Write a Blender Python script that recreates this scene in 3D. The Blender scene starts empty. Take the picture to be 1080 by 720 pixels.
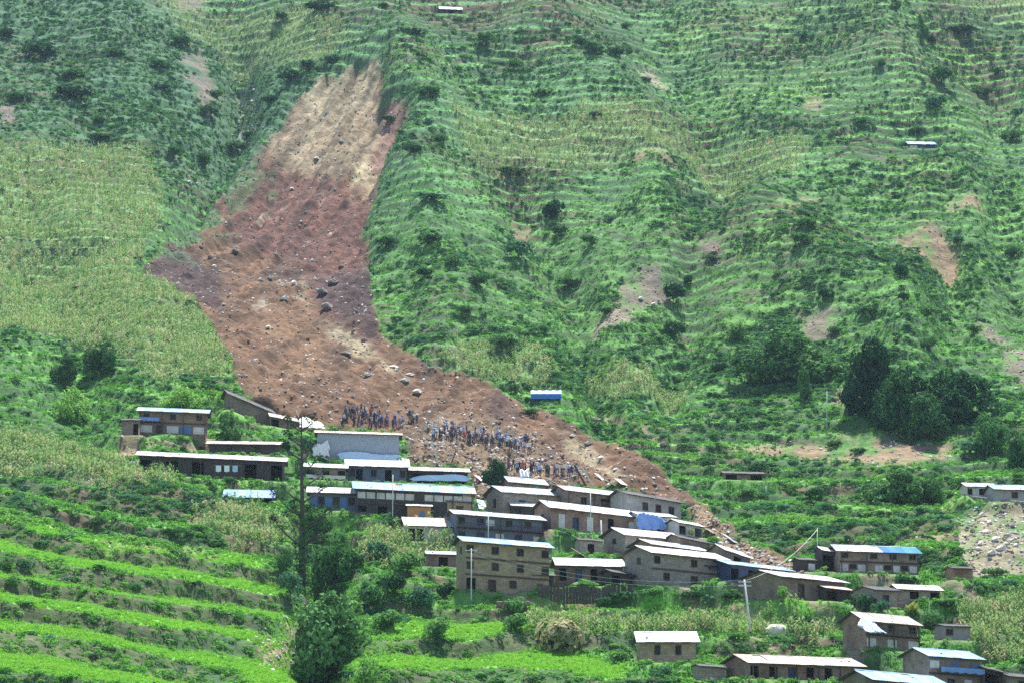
import bpy, bmesh, math, random
import numpy as np
from mathutils import Vector, Matrix, Euler

R = math.radians
rng = np.random.default_rng(11)
random.seed(11)
sc = bpy.context.scene
col = sc.collection

# ------------------------------------------------------------------ camera, sky, sun, exposure
F = 2339.0                              # focal length in units of a 1080 wide picture
PITCH = math.atan(360.0 / F)            # looks up at the slope
CP, SP = math.cos(PITCH), math.sin(PITCH)
cam_d = bpy.data.cameras.new('camera')
cam_d.sensor_width = 36.0
cam_d.lens = 36.0 * F / 1080.0
cam_d.clip_start = 0.5
cam_d.clip_end = 4000
cam = bpy.data.objects.new('camera', cam_d)
col.objects.link(cam)
cam.rotation_euler = (R(90) + PITCH, 0, 0)
sc.camera = cam

SUN_EL, SUN_AZ = 64.0, 12.0             # azimuth from +Y towards +X: high on the right
world = bpy.data.worlds.new('World')
sc.world = world
world.use_nodes = True
wn = world.node_tree.nodes
sky = wn.new('ShaderNodeTexSky')
sky.sky_type = 'NISHITA'
sky.sun_disc = False
sky.sun_elevation = R(SUN_EL)
sky.sun_rotation = R(SUN_AZ)
sky.altitude = 1500
sky.air_density = 1.2
sky.dust_density = 2.5
wn['Background'].inputs['Strength'].default_value = 0.095
world.node_tree.links.new(sky.outputs[0], wn['Background'].inputs['Color'])
sun_d = bpy.data.lights.new('sun', 'SUN')
sun_d.energy = 5.0
sun_d.angle = R(3)
sun_d.color = (1.0, 0.96, 0.88)
sun = bpy.data.objects.new('sun', sun_d)
col.objects.link(sun)
sd = Vector((math.sin(R(SUN_AZ)) * math.cos(R(SUN_EL)), math.cos(R(SUN_AZ)) * math.cos(R(SUN_EL)), math.sin(R(SUN_EL))))
sun.rotation_euler = sd.to_track_quat('Z', 'Y').to_euler()
sun.location = (0, 300, 500)
vs = sc.view_settings
vs.view_transform = 'Standard'
vs.look = 'None'
vs.gamma = 1.0
vs.use_curve_mapping = False
vs.exposure = 1.58
sc.cycles.use_denoising = False
sc.cycles.max_bounces = 5
sc.cycles.diffuse_bounces = 3
sc.cycles.glossy_bounces = 2
sc.cycles.transmission_bounces = 2
sc.cycles.transparent_max_bounces = 4
sc.cycles.volume_bounces = 0

# ------------------------------------------------------------------ helpers
def new_obj(name, me, parent=None, mat=None, loc=None, rot=None, scale=None):
    o = bpy.data.objects.new(name, me)
    col.objects.link(o)
    if parent is not None:
        o.parent = parent
    if mat is not None and me is not None:
        if not me.materials:
            me.materials.append(mat)
    if loc is not None:
        o.location = loc
    if rot is not None:
        o.rotation_euler = rot
    if scale is not None:
        o.scale = scale
    return o

def tag(o, label=None, cat=None, group=None, kind=None):
    if label:
        o['label'] = label
    if cat:
        o['category'] = cat
    if group:
        o['group'] = group
    if kind:
        o['kind'] = kind
    return o

def copy_tree(o, parent=None):
    c = o.copy()
    col.objects.link(c)
    c.parent = parent
    for ch in list(o.children):
        copy_tree(ch, c)
    return c

class MB:
    """collects verts / faces / material slots for one mesh"""
    def __init__(self):
        self.v, self.f, self.m = [], [], []
    def quad(self, a, b, c, d, m=0):
        n = len(self.v)
        self.v += [a, b, c, d]
        self.f.append((n, n + 1, n + 2, n + 3))
        self.m.append(m)
    def tri(self, a, b, c, m=0):
        n = len(self.v)
        self.v += [a, b, c]
        self.f.append((n, n + 1, n + 2))
        self.m.append(m)
    def box(self, x0, x1, y0, y1, z0, z1, m=0):
        n = len(self.v)
        for z in (z0, z1):
            self.v += [(x0, y0, z), (x1, y0, z), (x1, y1, z), (x0, y1, z)]
        for q in ((0, 3, 2, 1), (4, 5, 6, 7), (0, 1, 5, 4), (1, 2, 6, 5), (2, 3, 7, 6), (3, 0, 4, 7)):
            self.f.append(tuple(n + k for k in q))
            self.m.append(m)
    def bar(self, p, q, r0, r1=None, sides=5, m=0):
        r1 = r0 if r1 is None else r1
        p, q = Vector(p), Vector(q)
        d = (q - p)
        if d.length < 1e-6:
            return
        d.normalize()
        a = d.orthogonal().normalized()
        b = d.cross(a)
        n = len(self.v)
        for P, r in ((p, r0), (q, r1)):
            for k in range(sides):
                t = 2 * math.pi * k / sides
                self.v.append(tuple(P + a * (r * math.cos(t)) + b * (r * math.sin(t))))
        for k in range(sides):
            k2 = (k + 1) % sides
            self.f.append((n + k, n + k2, n + sides + k2, n + sides + k))
            self.m.append(m)
        self.f.append(tuple(n + sides + k for k in range(sides)))
        self.m.append(m)
        self.f.append(tuple(n + k for k in reversed(range(sides))))
        self.m.append(m)
    def mesh(self, name, mats=(), smooth=False, shear=0.0):
        me = bpy.data.meshes.new(name)
        v = self.v
        if shear:
            v = [(x, y, z + shear * x) for x, y, z in v]
        me.from_pydata([tuple(p) for p in v], [], self.f)
        for m in mats:
            me.materials.append(m)
        if len(mats) > 1:
            me.polygons.foreach_set('material_index', self.m)
        if smooth:
            me.polygons.foreach_set('use_smooth', [True] * len(self.f))
        me.update()
        return me

_lat = np.random.default_rng(5).random((256, 256))
def vnoise(x, y, seed=0):
    x = np.asarray(x, float) + seed * 37.31
    y = np.asarray(y, float) + seed * 17.77
    xi, yi = np.floor(x).astype(int), np.floor(y).astype(int)
    fx, fy = x - xi, y - yi
    fx = fx * fx * (3 - 2 * fx)
    fy = fy * fy * (3 - 2 * fy)
    g = lambda a, b: _lat[a & 255, b & 255]
    return (g(xi, yi) * (1 - fx) + g(xi + 1, yi) * fx) * (1 - fy) + (g(xi, yi + 1) * (1 - fx) + g(xi + 1, yi + 1) * fx) * fy
def fbm(x, y, o=4, seed=0, gain=.5):
    s, a, t = 0, 1, 0
    for k in range(o):
        s = s + a * (vnoise(x * 2 ** k, y * 2 ** k, seed + k) - .5)
        t += a
        a *= gain
    return s / t * 2           # about -1..1
def sstep(a, b, x):
    t = np.clip((x - a) / (b - a), 0, 1)
    return t * t * (3 - 2 * t)

# ------------------------------------------------------------------ materials
MATS = {}
def nodes_of(name):
    m = bpy.data.materials.new(name)
    m.use_nodes = True
    nt = m.node_tree
    return m, nt, nt.nodes, nt.links, nt.nodes['Principled BSDF']

def material(name, c1, c2=None, scale=2.0, rough=.85, bump=.0, metal=0.0, streak=None, brick=None, spec=.3, c3=None):
    m, nt, N, L, P = nodes_of(name)
    c2 = c2 or tuple(x * .7 for x in c1)
    tc = N.new('ShaderNodeTexCoord')
    oi = N.new('ShaderNodeObjectInfo')
    mp = N.new('ShaderNodeVectorMath')
    mp.operation = 'ADD'
    L.new(tc.outputs['Object'], mp.inputs[0])
    mul = N.new('ShaderNodeMath'); mul.operation = 'MULTIPLY'; mul.inputs[1].default_value = 37.0
    L.new(oi.outputs['Random'], mul.inputs[0])
    L.new(mul.outputs[0], mp.inputs[1])
    vec = mp.outputs[0]
    if streak:
        mm = N.new('ShaderNodeMapping')
        mm.inputs['Scale'].default_value = streak
        L.new(vec, mm.inputs['Vector'])
        vec = mm.outputs[0]
    nz = N.new('ShaderNodeTexNoise')
    nz.inputs['Scale'].default_value = scale
    nz.inputs['Detail'].default_value = 6
    nz.inputs['Roughness'].default_value = .65
    L.new(vec, nz.inputs['Vector'])
    rp = N.new('ShaderNodeValToRGB')
    rp.color_ramp.elements[0].position = .34
    rp.color_ramp.elements[1].position = .66
    rp.color_ramp.elements[0].color = (*c2, 1)
    rp.color_ramp.elements[1].color = (*c1, 1)
    if c3:
        e = rp.color_ramp.elements.new(.5)
        e.color = (*c3, 1)
    L.new(nz.outputs['Fac'], rp.inputs['Fac'])
    out = rp.outputs['Color']
    hsrc = nz.outputs['Fac']
    if brick:
        bk = N.new('ShaderNodeTexBrick')
        cx = N.new('ShaderNodeSeparateXYZ'); L.new(tc.outputs['Object'], cx.inputs[0])
        ad = N.new('ShaderNodeMath'); L.new(cx.outputs['X'], ad.inputs[0]); L.new(cx.outputs['Y'], ad.inputs[1])
        cb = N.new('ShaderNodeCombineXYZ'); L.new(ad.outputs[0], cb.inputs['X']); L.new(cx.outputs['Z'], cb.inputs['Y'])
        nv = N.new('ShaderNodeTexNoise'); nv.inputs['Scale'].default_value = 2.5
        L.new(tc.outputs['Object'], nv.inputs['Vector'])
        sc_ = N.new('ShaderNodeVectorMath'); sc_.operation = 'SCALE'; sc_.inputs['Scale'].default_value = .12
        L.new(nv.outputs['Color'], sc_.inputs[0])
        a2 = N.new('ShaderNodeVectorMath'); L.new(cb.outputs[0], a2.inputs[0]); L.new(sc_.outputs[0], a2.inputs[1])
        L.new(a2.outputs[0], bk.inputs['Vector'])
        bk.inputs['Scale'].default_value = 1.0
        bk.inputs['Brick Width'].default_value = brick[0]
        bk.inputs['Row Height'].default_value = brick[1]
        bk.inputs['Mortar Size'].default_value = .018
        bk.inputs['Color1'].default_value = (1.2, 1.17, 1.12, 1)
        bk.inputs['Color2'].default_value = (.72, .72, .74, 1)
        bk.inputs['Mortar'].default_value = (.5, .48, .45, 1)
        mx = N.new('ShaderNodeMix'); mx.data_type = 'RGBA'; mx.blend_type = 'MULTIPLY'; mx.inputs['Factor'].default_value = .85
        L.new(out, mx.inputs['A']); L.new(bk.outputs['Color'], mx.inputs['B'])
        out = mx.outputs['Result']
    if brick or 'plaster' in name or name == 'whitewash':
        st = N.new('ShaderNodeTexNoise'); st.inputs['Scale'].default_value = .55; st.inputs['Detail'].default_value = 5; st.inputs['Roughness'].default_value = .7
        L.new(mp.outputs[0], st.inputs['Vector'])
        sr = N.new('ShaderNodeMapRange'); sr.inputs['From Min'].default_value = .38; sr.inputs['From Max'].default_value = .62; sr.inputs['To Min'].default_value = .0; sr.inputs['To Max'].default_value = .5 if sum(c1) < .7 else .28
        L.new(st.outputs['Fac'], sr.inputs['Value'])
        sm = N.new('ShaderNodeMix'); sm.data_type = 'RGBA'
        L.new(sr.outputs[0], sm.inputs['Factor']); L.new(out, sm.inputs['A']); sm.inputs['B'].default_value = (.34, .28, .22, 1) if sum(c1) < .7 else (.20, .16, .13, 1)
        out = sm.outputs['Result']
    # each object of the material a little lighter or darker
    hv = N.new('ShaderNodeHueSaturation')
    mr = N.new('ShaderNodeMapRange'); mr.inputs['To Min'].default_value = .68 if name.startswith('tin') else .86; mr.inputs['To Max'].default_value = 1.12
    L.new(oi.outputs['Random'], mr.inputs['Value'])
    L.new(mr.outputs[0], hv.inputs['Value'])
    L.new(out, hv.inputs['Color'])
    L.new(hv.outputs[0], P.inputs['Base Color'])
    P.inputs['Roughness'].default_value = rough
    P.inputs['Metallic'].default_value = metal
    P.inputs['Specular IOR Level'].default_value = spec
    if bump:
        bp = N.new('ShaderNodeBump'); bp.inputs['Strength'].default_value = bump; bp.inputs['Distance'].default_value = .05
        L.new(hsrc, bp.inputs['Height']); L.new(bp.outputs[0], P.inputs['Normal'])
    MATS[name] = m
    return m

def leaf_material(name, c1, c2, c3, trans=.38):
    """diffuse leaf with a share of light through it; colour differs by plant and by clump"""
    m, nt, N, L, P = nodes_of(name)
    N.remove(P)
    oi = N.new('ShaderNodeObjectInfo')
    geo = N.new('ShaderNodeNewGeometry')
    ad = N.new('ShaderNodeMath'); ad.operation = 'ADD'
    m1 = N.new('ShaderNodeMath'); m1.operation = 'MULTIPLY'; m1.inputs[1].default_value = .62
    m2 = N.new('ShaderNodeMath'); m2.operation = 'MULTIPLY'; m2.inputs[1].default_value = .38
    L.new(oi.outputs['Random'], m1.inputs[0]); L.new(geo.outputs['Random Per Island'], m2.inputs[0])
    L.new(m1.outputs[0], ad.inputs[0]); L.new(m2.outputs[0], ad.inputs[1])
    rp = N.new('ShaderNodeValToRGB')
    e = rp.color_ramp.elements
    e[0].position = .15; e[1].position = .85
    e[0].color = (*c1, 1); e[1].color = (*c3, 1)
    k = e.new(.5); k.color = (*c2, 1)
    L.new(ad.outputs[0], rp.inputs['Fac'])
    d = N.new('ShaderNodeBsdfDiffuse'); t = N.new('ShaderNodeBsdfTranslucent'); mx = N.new('ShaderNodeMixShader')
    mx.inputs[0].default_value = trans
    L.new(rp.outputs[0], d.inputs['Color']); L.new(rp.outputs[0], t.inputs['Color'])
    L.new(d.outputs[0], mx.inputs[1]); L.new(t.outputs[0], mx.inputs[2])
    L.new(mx.outputs[0], N['Material Output'].inputs['Surface'])
    MATS[name] = m
    return m

# roofs
material('tin_pale', (.46, .50, .55), (.23, .23, .24), 1.4, .85, streak=(3, .5, 1), spec=.08, c3=(.38, .42, .47))
material('tin_white', (.56, .59, .62), (.30, .29, .28), 1.4, .85, streak=(3, .5, 1), spec=.08, c3=(.50, .52, .54))
material('tin_blue', (.28, .42, .60), (.18, .30, .48), 1.2, .85, streak=(3, .5, 1), spec=.08)
material('tin_deep_blue', (.05, .19, .50), (.04, .14, .40), 1.2, .85, streak=(3, .5, 1), spec=.08)
material('tin_rusty', (.46, .41, .37), (.24, .17, .135), 1.6, .9, streak=(2.5, .4, 1), c3=(.40, .35, .32), spec=.08)
material('slate', (.10, .10, .11), (.06, .06, .065), 2.0, .9, spec=.08)
material('tin_grey', (.30, .33, .38), (.22, .25, .30), 1.2, .55, streak=(3, .5, 1), spec=.4)
# walls
material('mud_wall', (.44, .34, .22), (.33, .25, .165), 1.6, .95, bump=.4, brick=(.45, .2))
material('stone_wall', (.36, .32, .27), (.24, .21, .185), 2.2, .95, bump=.6, brick=(.42, .18))
material('brown_wall', (.23, .165, .125), (.15, .11, .088), 1.8, .95, bump=.4, brick=(.42, .18))
material('red_wall', (.25, .14, .105), (.17, .10, .08), 1.8, .95, bump=.4, brick=(.4, .16))
material('grey_plaster', (.36, .35, .33), (.26, .25, .24), 1.2, .9, bump=.2)
material('whitewash', (.62, .61, .57), (.46, .44, .40), 1.4, .9, bump=.2)
material('ochre_plaster', (.42, .31, .19), (.32, .24, .15), 1.4, .9, bump=.2)
material('dark_board', (.075, .06, .055), (.045, .038, .036), 3.0, .8, streak=(5, 5, .6), bump=.3)
material('blue_board', (.05, .075, .16), (.035, .05, .11), 3.0, .7, streak=(5, 5, .6))
material('slate_blue_wall', (.15, .17, .21), (.10, .115, .15), 2.0, .8, streak=(4, 4, .6))
material('timber', (.085, .06, .045), (.05, .036, .03), 4.0, .8, streak=(4, 4, .8))
material('pale_timber', (.62, .58, .50), (.48, .44, .37), 4.0, .8, streak=(4, 4, .8))
material('orange_board', (.42, .20, .08), (.33, .15, .06), 2.5, .7)
material('blue_paint', (.09, .17, .34), (.07, .13, .27), 2.5, .6)
material('sky_paint', (.30, .46, .58), (.24, .37, .48), 2.0, .7)
material('cloth_blue', (.20, .33, .62), (.13, .23, .50), 1.5, .6)
material('cloth_pale_blue', (.46, .60, .70), (.38, .50, .62), 1.5, .6)
material('cloth_white', (.72, .72, .70), (.60, .60, .60), 1.5, .6)
material('glass_dark', (.02, .023, .03), (.012, .014, .02), 1.0, .4, spec=.15)
material('pole_paint', (.55, .57, .56), (.42, .44, .43), 3.0, .6)
material('insulator', (.35, .30, .26), (.25, .2, .18), 3.0, .3)
material('wire', (.45, .45, .45), (.4, .4, .4), 3.0, .5)
material('bark', (.085, .07, .055), (.045, .038, .032), 5.0, .95, bump=.5, streak=(1, 1, .3))
material('rock_pale', (.60, .57, .52), (.40, .37, .33), 1.2, .9, bump=.7)
material('rock_dun', (.24, .20, .175), (.14, .115, .105), 1.5, .9, bump=.7)
material('rock_grey', (.30, .29, .28), (.17, .165, .165), 1.5, .9, bump=.7)
material('rock_brown', (.26, .18, .14), (.15, .105, .09), 1.5, .95, bump=.7)
# leaves
leaf_material('leaf_dark', (.016, .048, .023), (.040, .108, .040), (.105, .225, .072), .2)
leaf_material('leaf_mid', (.042, .120, .042), (.070, .175, .056), (.110, .240, .072), .32)
leaf_material('leaf_fresh', (.095, .225, .05), (.14, .31, .065), (.20, .38, .09), .4)
leaf_material('leaf_teal', (.032, .105, .060), (.055, .150, .080), (.085, .20, .10), .32)
leaf_material('leaf_yellow', (.20, .24, .06), (.27, .32, .07), (.34, .38, .09))
leaf_material('leaf_dry', (.26, .26, .14), (.38, .36, .20), (.46, .44, .28))
leaf_material('grass_blade', (.052, .180, .032), (.096, .285, .045), (.162, .380, .066), .4)
leaf_material('rice_blade', (.14, .34, .040), (.19, .43, .05), (.25, .49, .075), .42)
leaf_material('maize_leaf', (.12, .235, .075), (.20, .32, .11), (.31, .40, .17), .4)

# ------------------------------------------------------------------ the slope: distance of the ground seen along each line of sight, then a height field
PYR = np.array([780, 720, 660, 600, 540, 480, 430, 400, 320, 240, 180, 120, 60, 0, -80], float)
PXC = np.array([-250, 0, 150, 250, 330, 420, 540, 700, 850, 1000, 1330], float)
DIST = np.array([
    [165, 168, 172, 176, 178, 184, 190, 192, 192, 192, 192],
    [188, 192, 200, 208, 214, 220, 226, 226, 224, 222, 222],
    [203, 208, 220, 232, 240, 242, 244, 244, 242, 238, 238],
    [222, 228, 241, 254, 264, 264, 264, 264, 262, 258, 258],
    [246, 254, 266, 279, 291, 296, 298, 296, 294, 288, 286],
    [282, 290, 300, 312, 324, 334, 342, 342, 340, 332, 330],
    [318, 326, 334, 345, 355, 362, 368, 372, 368, 362, 360],
    [338, 346, 354, 365, 375, 383, 390, 392, 388, 380, 378],
    [390, 398, 410, 428, 436, 430, 432, 440, 428, 436, 434],
    [446, 454, 476, 508, 500, 476, 484, 504, 480, 492, 494],
    [500, 508, 536, 570, 540, 520, 532, 556, 534, 542, 546],
    [556, 564, 594, 624, 585, 566, 582, 610, 588, 597, 600],
    [616, 622, 650, 674, 632, 618, 636, 664, 646, 650, 654],
    [676, 682, 704, 718, 690, 678, 692, 714, 702, 704, 706],
    [760, 765, 780, 790, 770, 763, 770, 787, 780, 780, 780]], float)
py_d = np.arange(780, -81, -5.0)
px_d = np.arange(-250, 1331, 10.0)
tmp = np.array([np.interp(px_d, PXC, r) for r in DIST])
tab = np.array([np.interp(-py_d, -PYR, tmp[:, j]) for j in range(len(px_d))]).T
def blur(a, n, axis):
    k = np.hanning(2 * n + 3)[1:-1]
    k /= k.sum()
    pad = [(0, 0), (0, 0)]
    pad[axis] = (n, n)
    b = np.pad(a, pad, mode='reflect', reflect_type='odd')
    return np.apply_along_axis(lambda v: np.convolve(v, k, 'valid'), axis, b)
tab = blur(blur(tab, 9, 0), 6, 1)

def bil(tb, gx, gy, x, y):
    """bilinear lookup on evenly spaced gx (columns) and gy (rows)"""
    fx = np.clip((x - gx[0]) / (gx[1] - gx[0]), 0, len(gx) - 1.001)
    fy = np.clip((y - gy[0]) / (gy[1] - gy[0]), 0, len(gy) - 1.001)
    i, j = fx.astype(int), fy.astype(int)
    fx, fy = fx - i, fy - j
    return (tb[j, i] * (1 - fx) + tb[j, i + 1] * fx) * (1 - fy) + (tb[j + 1, i] * (1 - fx) + tb[j + 1, i + 1] * fx) * fy

def ray(px, py):
    return (px - 540) / F, CP - (360 - py) / F * SP, SP + (360 - py) / F * CP
def project(x, y, z):
    dp = np.maximum(y * CP + z * SP, 1.0)
    return 540 + F * x / dp, 360 - F * (-y * SP + z * CP) / dp

UB = np.linspace(-.46, .46, 185)                 # bearing x / y
YB = np.arange(-40, 1301, 2.0)
HB = np.zeros((len(YB), len(UB)))
for k, u in enumerate(UB):
    ry = CP - (360 - py_d) / F * SP
    pxu = 540 + F * u * ry
    yd = bil(tab, px_d, py_d, pxu, py_d)
    yd = np.maximum.accumulate(yd + np.arange(len(yd)) * 1e-4)
    zd = yd * (SP + (360 - py_d) / F * CP) / ry
    # towards the camera: down to a valley floor, then up to where the photographer stands; away from it: on up to the crest
    y0, z0 = yd[0], zd[0]
    near_y = np.array([-40, 0, 25, 70, 110, y0 - 25])
    near_z = np.array([2.0, -1.7, -7, -17, -20, z0 - 9])
    far_y = np.array([yd[-1] + 60, yd[-1] + 140, yd[-1] + 260, 1400])
    far_z = np.array([zd[-1] + 34, zd[-1] + 66, zd[-1] + 80, zd[-1] + 60])
    HB[:, k] = np.interp(YB, np.concatenate([near_y, yd, far_y]), np.concatenate([near_z, zd, far_z]))
HB = blur(HB, 3, 0)

def base_h(x, y):
    x, y = np.asarray(x, float), np.asarray(y, float)
    return bil(HB, UB, YB, x / np.maximum(y, 20.0), y)

def march(px, py, hfun, y0=150.0, y1=1000.0):
    dx, dy, dz = ray(px, py)
    ys = np.arange(y0, y1, .5)
    d = ys / dy * dz - hfun(ys / dy * dx, ys)
    hit = np.nonzero(d <= 0)[0]
    i = hit[0] if len(hit) else len(ys) - 1
    y = ys[i]
    if i > 0 and len(hit):
        a, b = d[i - 1], d[i]
        y = ys[i - 1] + .5 * a / (a - b)
    return np.array([y / dy * dx, y, y / dy * dz])

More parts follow.
